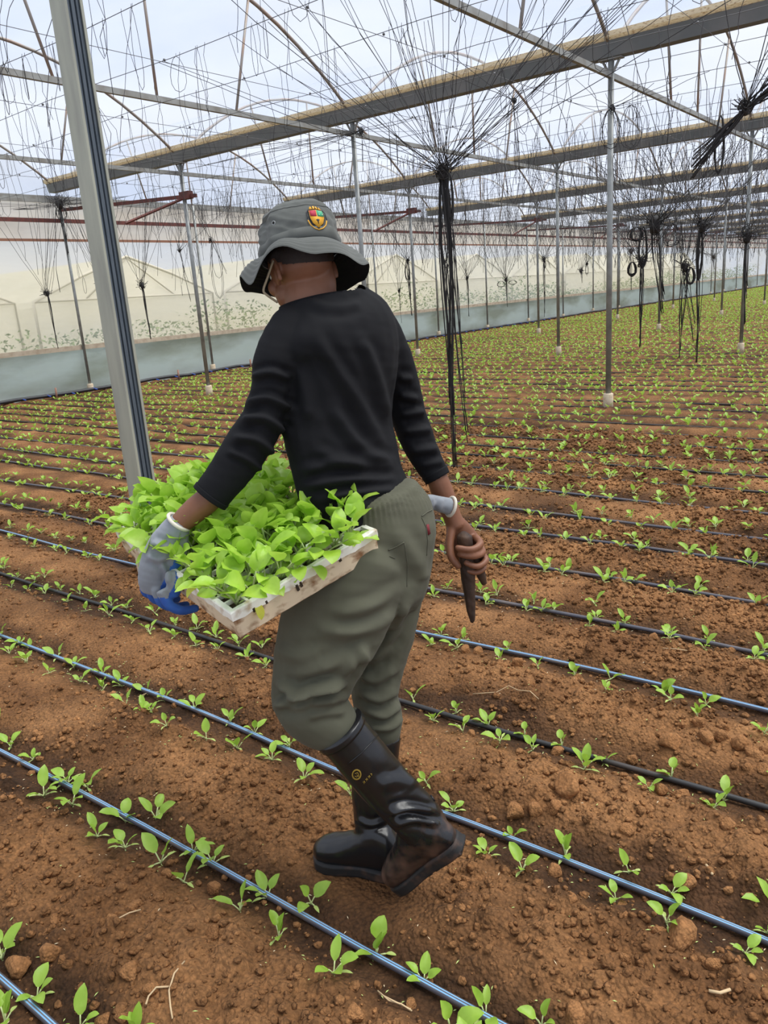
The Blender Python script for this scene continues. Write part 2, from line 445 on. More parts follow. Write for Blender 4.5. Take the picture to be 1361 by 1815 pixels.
wall_sheet('wall_left_film', .90, 2.94, M_wallfilm, lbl='hazy see-through film of the left side wall', wob=.02)
wall_sheet('wall_left_tarp', 2.90, 3.66, M_tarp, lbl='cream tarpaulin band along the top of the left wall', wob=.015)
# gable film above the eave, following each arch
b = MB()
for k in range(K0, K1):
    b.rings([[np.array([WALL_X - .12, RY(k) + t * DY, z]) for z in (3.64, bow_z(t) + .03)] for t in np.linspace(.01, .99, 21)], False, False)
tag(b.build('wall_left_gable', film('gable_film', (.95, .97, 1), .22, (.88, .9, .93), .7, .1)), 'pale gable film above the left wall', 'wall', None, 'structure')
wb = MB(); wb.rings([[np.array([x, 81.2, z]) for z in (-.1, 3.9)] for x in (-16, 8)], False, False)
tag(wb.build('wall_back', film('end_wall_film', (.98, .97, .93), .6, (.9, .87, .8), .4, .15)), 'far hazy film wall of the greenhouse', 'wall', None, 'structure')
def rail(name, z0, z1, m_, lbl, x=WALL_X - .03, t=.02, kind='structure', cat='rail'):
    b = MB(); b.box((x, (YA + YB) / 2, (z0 + z1) / 2), (t, (YB - YA) / 2, (z1 - z0) / 2))
    return tag(b.build(name, m_, None, False), lbl, cat, None, kind)
rail('trim_1', .84, .93, M_tan, 'tan curtain rail along the left wall above the blue sheet')
rail('trim_2', 2.90, 2.945, mat('rust_line', (.28, .13, .08), .8), 'thin rusty line below the cream band on the left wall', t=.012)
rail('trim_3', 3.64, 3.72, M_dullsteel, 'weathered eave rail along the left wall')
red_rail = rail('wall_girt', 3.24, 3.31, M_red, 'long red steel girt running along the left wall', x=WALL_X - .015, t=.022, kind='thing', cat='beam')

# main irrigation pipe at the foot of the wall, with blue fittings
b = MB(); pts = []
for y in np.arange(YA, YB, .5): pts.append((WALL_X + .22 + .03 * math.sin(y * .7), y, float(ground_h(WALL_X + .22, y)) + .06))
b.tube(pts, .035, 8)
main_pipe = tag(b.build('supply_pipe', M_pipe), 'black irrigation main pipe lying along the foot of the left wall', 'pipe')
for y in HOSE_Y[12:60]:
    f = MB(); z = float(ground_h(WALL_X + .22, y)) + .06; x = WALL_X + .22 + .03 * math.sin(y * .7)
    f.tube([(x, y, z + .05), (x, y, z + .015)], .02, 6); f.tube([(x, y, z + .03), (x + .12, y, z + .01)], .014, 6)
    f.build('hose_fitting', M_bluefit, main_pipe)
# stakes that hold the pipe
for i, y in enumerate((8.25, 11.2, 13.4)):
    s = MB(); s.tube([(WALL_X + .30, y, -.02), (WALL_X + .30, y + .01, .2)], [.022, .02], 6)
    tag(s.build('wooden_stake', mat('stake_wood', (.32, .17, .12), .9) if i == 0 else bpy.data.materials['stake_wood'], origin=(WALL_X + .30, y, 0)),
        'short wooden stake beside the main pipe at the left wall, %s from the left' % ORD[i + 1], 'stake')

# ------------------------------------------------------------------ posts
def steel_post(x, y, lbl, r=.033, foot=True, wall=False):
    g = float(ground_h(x, y))
    t = thing('steel_post', (x, y, g), lbl, 'post', 'wall posts' if wall else 'posts under the gutters')
    b = MB(); top = 3.62 if not wall else 3.68
    if wall: b.tube([(x, y, g + .1), (x, y, top)], r * .85, 10)
    else: b.tube([(x, y, g + .1), (x, y, GUT_Z0)], r, 10)
    b.build('shaft', M_steel, t)
    f = MB(); f.tube([(x, y, g - .1), (x, y, g + .16), (x, y, g + .17)], [.062, .06, .05], 12); f.build('footing', M_foot, t)
    if not wall:
        c = MB()
        for s in (-1, 1): c.tube([(x + s * .03, y, GUT_Z0 - .13), (x + s * .11, y, GUT_Z0 + .01)], .014, 6)
        c.box((x, y, GUT_Z0 - .01), (.13, .05, .008)); c.build('head_bracket', M_dullsteel, t, False)
    return t
SPECIAL = {(1, 1): 'steel post with red cross arm, left of the person, under the nearest full gutter',
           (2, 1): 'steel post directly behind the grey hat, under the nearest full gutter',
           (3, 1): 'steel post with cream footing right of the person, nearest on the right side'}
for k in range(1, 12):
    for j in range(1, 5):
        if j == 4 and k > 2: continue
        lbl = SPECIAL.get((j, k)) or 'steel post, %s from the left wall under the %s gutter from the camera' % (ORD[j], ORD[k + 1])
        steel_post(PX_(j), RY(k), lbl)
n = 0
for i in range(1, 23):
    y = RY(1) + (i - 1) * DY / 2
    n += 1
    steel_post(WALL_X + .02, y, 'thin steel post against the left wall, %s from the left' % ordinal(n), wall=True)

# the near post: a lipped channel with a dark lining, left in the picture
def near_post(x, y):
    g = float(ground_h(x, y))
    t = thing('channel_post', (x, y, g), 'square pale channel post with dark groove, nearest the camera, left of the person', 'post')
    ax = np.array([.995, .1, 0]); ay = np.array([-.1, .995, 0])     # groove side, far side
    def ext(name, pts, m_, z0=g - .1, z1=GUT_Z0):
        b = MB(); b.rings([[np.array([x, y, z]) + p[0] * ax + p[1] * ay for p in pts] for z in (z0, z1)], True, True)
        return b.build(name, m_, t, False)
    w, d, s, l = .054, .056, .006, .016
    # C profile: back at -ax, lips at +ax side
    ext('channel', [(-w, -d), (w, -d), (w, -d + l), (w - s, -d + l), (w - s, -d + s), (-w + s, -d + s), (-w + s, d - s), (w - s, d - s), (w - s, d - l), (w, d - l), (w, d), (-w, d)], M_channel)
    ext('groove_lining', [(w - .034, -d + s + .001), (w - .010, -d + s + .001), (w - .010, -.022), (w - .02, -.02), (w - .02, -.012), (w - .010, -.01), (w - .010, .01), (w - .02, .012), (w - .02, .02), (w - .010, .022), (w - .010, d - s - .001), (w - .034, d - s - .001)], M_insert)
    f = MB(); f.tube([(x, y, g - .1), (x, y, g + .14), (x, y, g + .15)], [.1, .1, .09], 12); f.build('footing', M_foot, t)
near_post(-3.76, 2.62)

# ------------------------------------------------------------------ gutters
for k in range(0, 13):
    y = RY(k)
    t = thing('roof_gutter', (WALL_X, y, GUT_Z0), 'grey roof gutter with rusty brown rim, %s from the camera' % ORD[k + 1], 'gutter', 'roof gutters')
    a, c = (WALL_X - .15, y, GUT_Z0), (5.0, y, GUT_Z0)
    b = MB()
    prof = [(-.115, .16), (-.07, .0), (.07, .0), (.115, .16), (.108, .16), (.064, .008), (-.064, .008), (-.108, .16)]
    b.sweep(prof, a, c, closed=True); b.build('trough', M_gutter, t, False)
    for s in (-1, 1):
        r_ = MB(); r_.sweep([(s * .112, .150), (s * .165, .175), (s * .165, .225), (s * .112, .235)], a, c, closed=True); r_.build('rim', M_rim, t, False)

# ------------------------------------------------------------------ roof trusses
def truss(j, k):
    x = PX_(j); y0 = RY(k); y1 = RY(k + 1)
    where = 'between the %s and %s gutters' % (ORD[k + 1], ORD[k + 2])
    t = thing('roof_truss', (x, y0, 3.62), 'arched truss, %s from the left wall, %s' % (ORD[j], where) if j else 'arched pipe truss on the left wall, ' + where, 'truss', 'roof trusses')
    b = MB(); b.tube([(x, y0 + q * DY, bow_z(q)) for q in np.linspace(.0, 1, 21)], .022, 6); b.build('bow', M_bow, t)
    b = MB(); b.box((x, (y0 + y1) / 2, 3.62), (.022, DY / 2, .028)); b.build('tie_bar', M_dullsteel, t, False)
    for q, q2 in ((.32, .27), (.5, .5), (.67, .73)):
        b = MB(); b.tube([(x, y0 + q * DY, 3.62), (x, y0 + q2 * DY, bow_z(q2))], .016, 6); b.build('strut', M_bow, t)
for k in range(0, 12):
    for j in range(0, 4): truss(j, k)

# red cross arms between the first posts and the wall
for k in range(1, 10):
    y = RY(k); x = PX_(1)
    t = thing('red_crossbar', (x, y, 3.28), 'red steel cross arm between left wall and the first post, %s gutter from the camera' % ORD[k + 1], 'beam', 'red cross arms')
    b = MB(); b.box(((x + WALL_X) / 2 + .15, y, 3.36), ((x - WALL_X) / 2 + .15, .022, .028), np.array([nrm([-1, 0, .055]), [0, 1, 0], nrm([.055, 0, 1])])); b.build('arm', M_red, t, False)
    b = MB(); b.tube([(x, y - .02, 3.24), (x - .3, y - 1.0, 2.86)], .022, 4); b.build('brace', M_red, t, False)
    c = MB(); c.box((x + .05, y, 3.28), (.12, .05, .06)); c.build('clamp', M_red, t, False)

# ------------------------------------------------------------------ trellis wires overhead
WIRE_Z = 3.45
WIRE_Y = [2.9 + .88 * i for i in range(42)]
for i, y in enumerate(WIRE_Y):
    b = MB(); pts = [(x, y + .015 * math.sin(x * .8 + i), WIRE_Z - .03 * math.sin((x - WALL_X) / DX * math.pi) ** 2) for x in np.arange(WALL_X, 4.1, .9)]
    b.tube(pts, .0028, 4)
    tag(b.build('trellis_wire', M_wire, origin=(WALL_X, y, WIRE_Z)), 'taut trellis wire parallel to the gutters, %s from the camera' % ordinal(i + 1), 'wire', 'trellis wires')
for i, x in enumerate((-12.6, -10.9, -9.0, -7.3, -5.5, -3.95, -2.1, -.4)):
    b = MB(); b.tube([(x + .01 * math.sin(y), y, WIRE_Z - .035) for y in np.arange(1.5, 40, .88)], .0026, 4)
    for y in WIRE_Y[:14]: b.ellipsoid((x, y, WIRE_Z - .02), np.eye(3) * .012, 6, 4)
    tag(b.build('cross_wire', M_wire, origin=(x, 1.5, WIRE_Z)), 'knotted cross wire across the trellis wires, %s from the left wall' % ORD[i + 1], 'wire', 'cross wires')
# ------------------------------------------------------------------ drip hoses
HOSE_LBL = {0: 'blue-striped drip hose crossing the bottom-left corner', 1: 'blue-striped drip hose in front of the boots', 2: 'blue-striped drip hose passing just behind the boots',
            3: 'plain black drip hose behind the knees, under the near end of the tray', 4: 'bluish drip hose at knee height, fifth up from the bottom-left corner'}
for i, y in enumerate(HOSE_Y):
    x0 = WALL_X + .3; x1 = min(3.3, -0.16 * y + 2.2)
    st = .12 if i < 8 else .35 if i < 24 else 1.0
    xx = np.arange(x0, x1, st)
    yy = y + (.018 * np.sin(xx * .9 + i * 2.1) + .008 * np.sin(xx * 2.7 + i))
    r = .0092
    zz = ground_h(xx, yy, i < 30)
    zz = np.convolve(np.pad(zz, 3, 'edge'), np.ones(7) / 7, 'valid') + r + .005
    b = MB(); n = 20 if i < 5 else 10 if i < 12 else 5
    pts = np.stack([xx, yy, zz], 1); rings = []
    for k in range(len(pts)):
        rings.append([pts[k] + r * np.array([0, math.cos(a), math.sin(a)]) for a in [2 * math.pi * q / n for q in range(n)]])
    striped = i in (0, 1, 2, 4)
    if striped:
        # two fine stripes along the top, towards the camera
        o0 = len(b.v)
        b.rings(rings, True, True)
        seg = [f for f in range((len(rings) - 1) * n)]
        for f in seg:
            if f % n in (4, 6): b.m[f] = 1
    else: b.rings(rings, True, True)
    o = b.build('drip_hose', [M_hose, M_stripe] if striped else [M_hosedark if i in (3,) or i > 9 else M_hose], origin=(x0, y, 0))
    if i < 45: tag(o, HOSE_LBL.get(i) or 'thin drip hose across the field, %s up from the bottom-left corner' % ordinal(i + 1), 'hose', 'drip hoses')
    else: tag(o, 'far thin drip hose in the dense green part of the field', 'hose', 'far drip hoses')

# ------------------------------------------------------------------ seedlings
M_leaf = mat('seedling_leaf', (.30, .50, .05), .42, 0, (22, (.42, .62, .09), .35, .7), (150, .15, .002), .38)
M_leafpale = mat('pale_seed_leaf', (.48, .60, .16), .5, 0, None, None, .3)
M_stem = mat('seedling_stem', (.58, .66, .30), .5, 0, None, None, .2)
def leaf_mesh(mb, base, az, tilt, pet, L, Wd, droop=.5, cup=.25, mat_=0, nl=6, roll=0., thin=False):
    """petiole then an oval blade; az heading, tilt from vertical"""
    d = np.array([math.cos(az), math.sin(az), 0]); up = np.array([0, 0, 1.]); side = np.array([-math.sin(az), math.cos(az), 0])
    a = tilt; p = np.array(base, float); path = [p.copy()]
    for k in range(3):
        t = math.sin(a) * d + math.cos(a) * up; p = p + t * pet / 3; a += droop * .15; path.append(p.copy())
    if not thin: mb.tube(path, [.0022, .0019, .0017, .0017], 5, 1)
    rows = []
    for k in range(nl + 1):
        s = k / nl
        w = Wd * (math.sin(math.pi * min(1, s ** .8 * .93 + .05)) ** .75) * (1 if k < nl else .35)
        t = math.sin(a) * d + math.cos(a) * up; nn = nrm(np.cross(t, side))
        nn = math.cos(a) * d * -1 + math.sin(a) * up
        sd = math.cos(roll) * side + math.sin(roll) * nn
        row = []
        for q in (-1, -.5, 0, .5, 1):
            row.append(p + sd * q * w + nn * (cup * w * q * q + .11 * w * math.sin(8 * s + 2.2 * q + az)))
        rows.append(row)
        p = p + t * L / nl; a += droop / nl
    mb.rings(rows, False, False, mat_)
SEED_PROTO = []
def make_proto(leaves, cot):
    """list of leaf meshes (as builders) and the stem builder"""
    out = []
    for q in leaves:
        b = MB(); leaf_mesh(b, (0, 0, .004), *q); out.append(('leaf', b, [M_leaf, M_stem]))
    for q in cot:
        b = MB(); leaf_mesh(b, (0, 0, .006), *q); out.append(('seed_leaf', b, [M_leafpale, M_stem]))
    s = MB(); s.tube([(0, 0, -.02), (0, 0, .012)], [.0022, .0018], 5); return s, out
rp = random.Random(3)
PROTO_DESC = []
for i in range(10):
    nlv = [3, 4, 3, 4, 3, 4, 4, 3, 2, 4][i]
    a0 = rp.uniform(0, 6.28); lv = []
    for k in range(nlv):
        big = 1 if k < 2 else .78
        lv.append((a0 + k * 2.4 + rp.uniform(-.3, .3), rp.uniform(.10, .62), rp.uniform(.020, .040) * big, rp.uniform(.040, .060) * big, rp.uniform(.0115, .0165) * big, rp.uniform(.2, 1.0), rp.uniform(.15, .4), 0, 6, rp.uniform(-.4, .4)))
    ct = [(a0 + 1.1 + 3.1 * k, rp.uniform(.9, 1.3), rp.uniform(.012, .02), rp.uniform(.02, .03), .0045, .7, .2, 0, 4) for k in range(rp.choice([1, 2, 2]))]
    SEED_PROTO.append(make_proto(lv, ct)); PROTO_DESC.append(['two', 'three', 'four'][nlv - 2] + '-leaved')
def join_mb(stem, leaves):
    b = MB(); b.add(stem.v, stem.f, 1)
    for nm, q, _ in leaves: b.add(q.v, q.f, [(2 if nm == 'seed_leaf' and mm == 0 else mm) for mm in q.m])
    return b
SEED_MESH = []   # (stem mesh, [(name, leaf mesh)], joined mesh, numpy arrays of the joined one)
for stem, lv in SEED_PROTO:
    def mk(nm, b, mats):
        me = bpy.data.meshes.new(nm); me.from_pydata(b.v, [], b.f)
        for q in mats: me.materials.append(q)
        me.polygons.foreach_set('material_index', b.m); me.polygons.foreach_set('use_smooth', [True] * len(me.polygons)); return me
    j = join_mb(stem, lv)
    SEED_MESH.append((mk('seedling_stem', stem, [M_stem]), [(nm, mk(nm, b, ms)) for nm, b, ms in lv], mk('seedling', j, [M_leaf, M_stem, M_leafpale])))
def low_seed(i):
    r = random.Random(100 + i); b = MB()
    for k in range(4):
        leaf_mesh(b, (0, 0, .0), r.uniform(0, 6.28), r.uniform(.15, .8), r.uniform(.025, .045), r.uniform(.04, .055), r.uniform(.012, .017), r.uniform(.3, 1), .3, 0, 3, 0, True)
    return np.array(b.v), np.array([f for f in b.f if len(f) == 4])
LOW = [low_seed(i) for i in range(8)]

# where the photographed seedlings stand (picture coordinates of the stem foot, on the ground)
SEED_PX = [(77,1406),(127,1419),(119,1377),(152,1386),(220,1443),(275,1444),(171,1478),(222,1505),(285,1529),(325,1560),(340,1500),(375,1522),(474,1584),(426,1613),(494,1657),(2,1690),(64,1759),(141,1812),(9,1813),(241,1835),
(540,1391),(621,1411),(755,1385),(803,1432),(908,1476),(863,1523),(926,1551),(551,1597),(665,1683),(592,1731),(750,1727),(860,1788),(797,1821),(1002,1514),(1114,1542),(1091,1595),(1190,1577),(1181,1639),(1320,1687),(1359,1646),(960,1815),(1283,1406),(1265,1433),(1149,1397),(1035,1365),(1190,1368),
(7,1006),(29,1017),(61,1024),(79,1022),(20,1039),(48,1041),(79,1046),(106,1039),(141,1050),(169,1057),(119,1064),(152,1085),(198,1070),(224,1076),(193,1092),(235,1101),(274,1085),(265,1120),(309,1101),(309,1125),(349,1110),(347,1142),(382,1123),(386,1154),(422,1136),(439,1162),(463,1143),(472,1186),
(2,1123),(35,1138),(53,1145),(18,1162),(48,1175),(101,1160),(88,1195),(130,1175),(180,1186),(141,1206),(182,1217),(213,1204),(224,1252),(259,1219),(257,1266),(270,1261),(290,1233),(344,1252),(299,1307),(408,1276),(366,1314),(450,1294),(421,1329),(483,1353),(512,1315),(18,1316),(57,1340),
(725,1102),(781,1117),(764,1140),(820,1126),(810,1146),(900,1149),(886,1172),(953,1185),(731,1229),(767,1272),(809,1252),(820,1296),(865,1275),(886,1319),(930,1294),(944,1326),(996,1312),(1020,1198),
(1044,1112),(1056,1092),(1094,1121),(1107,1101),(1186,1145),(1190,1117),(1248,1149),(1256,1130),(1337,1171),(1353,1149),(1073,1229),(1082,1197),(1176,1223),(1187,1260),(1235,1276),(1251,1242),(1354,1305),(1069,1340),(1036,1368),
(725,849),(810,857),(835,864),(845,852),(877,865),(890,856),(899,869),(906,857),(920,870),(932,859),(960,876),(967,865),(1010,870),(1000,885),(815,896),(841,904),(851,890),(875,905),(889,895),(940,914),(965,925),(787,932),(842,940),(850,927),(877,941),(930,957),(937,935),(958,952),(1002,959),(787,980),(870,996),(880,987),(893,1001),(905,992),(965,1018),(975,1002),(995,1022),(1007,1010),(755,1031),(769,1051),(792,1038),(860,1065),(881,1052),(852,1047),(946,1065),(933,1077),(960,1077),(982,1075),
(1045,972),(1101,971),(1133,984),(1146,966),(1217,992),(1223,978),(1257,997),(1263,983),(1333,1009),(1325,990),(1078,1023),(1070,1041),(1106,1043),(1125,1029),(1192,1057),(1199,1041),(1231,1061),(1240,1039),(1054,1077),(1340,1077)]
seeds = [tuple(GND(*q)[:2]) for q in SEED_PX]
ex = np.array(seeds)
n_explicit = len(seeds)
rs = random.Random(5); more = []
for i, y in enumerate(HOSE_Y):
    for s in (-1, 1):
        x = WALL_X + .55 + rs.uniform(0, .2)
        xe = min(2.6, 1.2 - .1 * y)
        while x < xe:
            yy_ = y + s * (.085 + rs.uniform(-.025, .03)); xx_ = x + rs.uniform(-.03, .03)
            x += .185 if y < 8 else .165
            if rs.random() < (.10 if y < 6 else .05): continue
            if abs(xx_ + .98) < .30 and abs(yy_ - 1.37) < .2: continue
            more.append((xx_, yy_))
more = np.array(more)
q = PROJ(np.c_[more, np.zeros(len(more))])
covered = (q[:, 0] > -5) & (q[:, 0] < IMG_W + 5) & (q[:, 1] < 1850) & (((q[:, 1] > 1000) & (q[:, 0] < 560)) | ((q[:, 1] > 848) & (q[:, 0] > 715) & (q[:, 0] < 1018)) | ((q[:, 1] > 962) & (q[:, 0] > 715)) | (q[:, 1] > 1195))
covered |= (more[:, 1] < .2)
more = more[~covered]
dmin = np.array([np.min(np.hypot(ex[:, 0] - a, ex[:, 1] - b_)) for a, b_ in more])
more = more[dmin > .07]
ground_free = lambda a: np.hypot(a[:, 0] + 3.76, a[:, 1] - 2.62) > .14
more = more[ground_free(more)]
# the 300 that show largest are separate plants, the rest one growth
q = PROJ(np.c_[more, np.zeros(len(more))]); dist = np.hypot(more[:, 0], more[:, 1])
hid = ((q[:, 0] > 485) & (q[:, 0] < 715) & (q[:, 1] > 700) & (q[:, 1] < 1560)) | ((q[:, 0] > 205) & (q[:, 0] < 660) & (q[:, 1] > 860) & (q[:, 1] < 1060))
inframe = (q[:, 0] > 2) & (q[:, 0] < IMG_W - 2) & (q[:, 1] < 1815) & ~hid
order = np.argsort(np.where(inframe, dist, 1e6))
take = order[:300 - n_explicit]; rest = np.setdiff1d(np.arange(len(more)), take)
single = [tuple(p) for p in seeds] + [tuple(more[i]) for i in take]
rows = {}
for p in single:
    i = int(np.argmin(np.abs(HY - p[1]))); s = 'near' if p[1] < HY[i] else 'far'
    rows.setdefault((i, s), []).append(p)
HN = {0: 'first', 1: 'second', 2: 'third'}
cnt = 0
for (i, s), lst in sorted(rows.items()):
    lst.sort()
    for k, (x, y) in enumerate(lst):
        cnt += 1
        pi = RNG.randrange(len(SEED_MESH)); stem_m, leaf_ms, joined = SEED_MESH[pi]
        sc = RNG.uniform(.90, 1.25) if y < 1.35 else RNG.uniform(.74, 1.05) if y < 3.4 else RNG.uniform(.85, 1.2); rz = RNG.uniform(0, 6.28)
        z = float(ground_h(x, y))
        detailed = math.hypot(x, y) < 4.3
        o = bpy.data.objects.new('spinach_seedling', stem_m if detailed else joined); COL.objects.link(o)
        o.location = (x, y, z - .002); o.rotation_euler = (RNG.uniform(-.12, .12), RNG.uniform(-.12, .12), rz); o.scale = (sc, sc, sc)
        if detailed:
            for nm, lm in leaf_ms:
                c = bpy.data.objects.new(nm, lm); COL.objects.link(c); c.parent = o
        tag(o, '%s seedling, %s side of the %s drip hose up, %s from the left' % (PROTO_DESC[pi], s, ORD[i + 1] if i < 19 else ordinal(i + 1), ordinal(k + 1)), 'seedling', 'spinach seedlings along the drip hoses')
# the distant growth
V = []; F = []; off = 0
for i in rest:
    x, y = more[i]; v, f = LOW[rs.randrange(8)]
    a = rs.uniform(0, 6.28); s = rs.uniform(.85, 1.25)
    c_, s_ = math.cos(a) * s, math.sin(a) * s
    w = np.stack([v[:, 0] * c_ - v[:, 1] * s_ + x, v[:, 0] * s_ + v[:, 1] * c_ + y, v[:, 2] * s + float(ground_h(x, y, False))], 1)
    V.append(w); F.append(f + off); off += len(v)
V = np.concatenate(V); F = np.concatenate(F)
me = bpy.data.meshes.new('seedling_growth')
me.vertices.add(len(V)); me.vertices.foreach_set('co', V.reshape(-1).astype(np.float32))
me.loops.add(F.size); me.loops.foreach_set('vertex_index', F.reshape(-1).astype(np.int32))
me.polygons.add(len(F)); me.polygons.foreach_set('loop_start', np.arange(0, F.size, 4, dtype=np.int32)); me.polygons.foreach_set('use_smooth', np.ones(len(F), bool))
me.materials.append(M_leaf); me.update(calc_edges=True)
tag(link('seedling_growth', me, None, (0, 0, 0)), 'rows of small green seedlings receding to the far end', 'seedlings', None, 'stuff')

# ------------------------------------------------------------------ clods of soil
def lump(seed, sub=2, rough=.32):
    bm = bmesh.new(); bmesh.ops.create_icosphere(bm, subdivisions=sub, radius=1)
    r = random.Random(seed); planes = [(nrm([r.gauss(0, 1), r.gauss(0, 1), r.gauss(0, 1)]), r.uniform(.45, .75)) for _ in range(9)]; ax = [r.uniform(.75, 1.2), r.uniform(.75, 1.2), r.uniform(.55, .8)]
    for v in bm.verts:
        p = np.array(v.co); n = vn3(p * 1.4 + seed * 3.3, seed % 7) - .5; n2 = vn3(p * 3.6 + seed, seed % 5) - .5
        w = p * ax * (1 + rough * 1.5 * n + rough * .6 * n2)
        for pn_, ph in planes:
            e = w @ pn_ - ph
            if e > 0: w = w - pn_ * e * .9
        v.co = Vector(w)
    vs = [tuple(v.co) for v in bm.verts]; fs = [tuple(v.index for v in f.verts) for f in bm.faces]; bm.free(); return vs, fs
CLOD_M = []
for i in range(7):
    vs, fs = lump(i + 1, 3); mm = bpy.data.meshes.new('soil_clod'); mm.from_pydata(vs, [], fs); mm.materials.append(M_lump)
    mm.polygons.foreach_set('use_smooth', [True] * len(fs)); CLOD_M.append(mm)
CLODS = [(1008,1415,52),(947,1445,33),(982,1444,30),(914,1446,35),(1008,1604,38),(1105,1630,32),(1103,1612,28),(1088,1604,14),(1164,1656,30),(1208,1668,58),(1147,1663,18),(1243,1707,18),(1265,1720,32),(1221,1567,36),(1017,1806,50),(1171,1402,28),(1206,1411,28),(982,1545,34),(953,1590,18),(1107,1483,28),(1289,1474,30),(1346,1470,18),(1107,1709,24),(1302,1751,34),
(1188,1324,40),(1249,1320,32),(1278,1315,30),(1281,1296,22),(1239,1291,28),(1313,1329,38),(1335,1345,34),(1353,1338,22),(1105,1276,30),(1122,1340,24),(1025,1206,22),(1159,1133,22),(1325,1364,22),(1347,1191,20),(1298,1186,13),(1106,1369,18),(1353,1369,25),
(31,1711,48),(240,1617,28),(202,1645,30),(233,1735,38),(272,1768,32),(274,1794,22),(99,1637,22),(90,1656,22),(72,1659,14),(110,1702,20),(88,1694,42),(182,1805,28),(217,1805,26),(294,1549,24),(378,1571,28),(217,1560,14),(415,1799,25),(380,1661,28),(415,1661,14),
(819,1579,22),(827,1569,22),(847,1567,20),(614,1773,18),(627,1804,35),(728,1770,26),(533,1713,10),(759,1727,20),(867,1566,16),(836,1301,20),(987,1325,26),(967,1340,14),(961,1362,16),(825,1152,22),(847,1152,20),(740,1171,14),(887,1187,22),(917,1180,24),(937,1222,24),(950,1202,12)]
crow = {}
for px, py, w in CLODS:
    g = GND(px, py); i = int(np.searchsorted(HY, g[1])); crow.setdefault(i, []).append((g[0], g[1], w * depth(g) / FPX / 2))
SZ = lambda r: 'big' if r > .032 else 'fist-sized' if r > .022 else 'small'
for i, lst in sorted(crow.items()):
    lst.sort()
    for k, (x, y, r) in enumerate(lst):
        o = bpy.data.objects.new('soil_clod', CLOD_M[RNG.randrange(7)]); COL.objects.link(o)
        o.location = (x, y, float(ground_h(x, y, False)) + r * .52); o.rotation_euler = (RNG.uniform(-.3, .3), RNG.uniform(-.3, .3), RNG.uniform(0, 6.28)); o.scale = (r * 1.12, r * 1.12, r * 1.25)
        where = 'in front of the first drip hose' if i == 0 else 'between the %s and %s drip hoses up' % (ORD[i], ORD[i + 1])
        tag(o, '%s clod of soil %s, %s from the left' % (SZ(r), where, ordinal(k + 1)), 'clod', 'soil clods')
LUMPS = [lump(50 + i, 1, .4) for i in range(8)]; TINY = [lump(80 + i, 0 + 1, .3) for i in range(2)]
def tiny(seed):
    bm = bmesh.new(); bmesh.ops.create_icosphere(bm, subdivisions=1, radius=1); r = random.Random(seed)
    vs = [tuple(np.array(v.co) * r.uniform(.65, 1.15) * np.array([1, 1, .75])) for v in bm.verts]; fs = [tuple(v.index for v in f.verts) for f in bm.faces]; bm.free(); return vs, fs
TINY = [tiny(i) for i in range(8)]
V = []; F = []; off = 0; n = 0
xx = NR.uniform(-6.0, 1.2, 150000); yy = NR.uniform(.3, 7.5, 150000)
qq = PROJ(np.c_[xx, yy, np.zeros(150000)]); ok = (qq[:, 0] > -150) & (qq[:, 0] < 1550) & (qq[:, 1] < 1900)
keep = ok & (NR.rand(150000) < .16 + .8 * clodmask(xx, yy) ** 1.4) & (np.hypot(xx - FEET[0], yy - FEET[1]) > .2)
hz = ground_h(xx, yy)
for i in np.where(keep)[0][:42000]:
    r = .0028 + .017 * rs.random() ** 4 + (.003 if yy[i] > 2.5 else 0)
    v, f = (LUMPS if r > .008 else TINY)[rs.randrange(8)]; v = np.array(v)
    a = rs.uniform(0, 6.28); c_, s_ = math.cos(a) * r, math.sin(a) * r
    V.append(np.stack([v[:, 0] * c_ - v[:, 1] * s_ + xx[i], v[:, 0] * s_ + v[:, 1] * c_ + yy[i], v[:, 2] * r + hz[i] + r * .25], 1)); F.append(np.array(f) + off); off += len(v)
V = np.concatenate(V); F = np.concatenate(F)
me = bpy.data.meshes.new('soil_crumbs'); me.vertices.add(len(V)); me.vertices.foreach_set('co', V.reshape(-1).astype(np.float32))
me.loops.add(F.size); me.loops.foreach_set('vertex_index', F.reshape(-1).astype(np.int32))
me.polygons.add(len(F)); me.polygons.foreach_set('loop_start', np.arange(0, F.size, 3, dtype=np.int32))
me.materials.append(M_clod); me.update(calc_edges=True)
tag(link('soil_crumbs', me, None, (0, 0, 0)), 'loose crumbs of reddish soil scattered over the beds', 'soil', None, 'stuff')
# pale green clippings and straw flecks lying near the plants
b = MB()
for k in range(1500):
    x, y = single[rs.randrange(220)]; x += rs.gauss(0, .12); y += rs.gauss(0, .09)
    a = rs.uniform(0, 3.14); l = rs.uniform(.003, .007); w = .0012; z = float(ground_h(x, y)) + .003
    d = np.array([math.cos(a), math.sin(a), rs.uniform(-.3, .3)]); s = np.array([-math.sin(a), math.cos(a), 0]); c = np.array([x, y, z])
    b.add([c - d * l - s * w * .3, c - s * w, c + d * l, c + s * w + [0, 0, .001]], [(0, 1, 2, 3)], 0 if k % 3 else 1)
tag(b.build('leaf_litter', [mat('green_clippings', (.42, .52, .16), .7), mat('straw_flecks', (.62, .50, .32), .8)]), 'tiny green clippings and straw flecks on the soil', 'litter', None, 'stuff')
M_straw = mat('dry_straw', (.58, .42, .24), .85)
def stalk(name, lines, r, lbl):
    b = MB(); p0 = GND(*lines[0][0])
    for ln in lines:
        pts = [GND(*q) for q in ln]
        b.tube([(p[0], p[1], float(ground_h(p[0], p[1])) + .006 + (.008 if 0 < k < len(pts) - 1 else 0)) for k, p in enumerate(pts)], r, 5)
    tag(b.build(name, M_straw, origin=(p0[0], p0[1], float(ground_h(p0[0], p0[1])))), lbl, 'stalk')
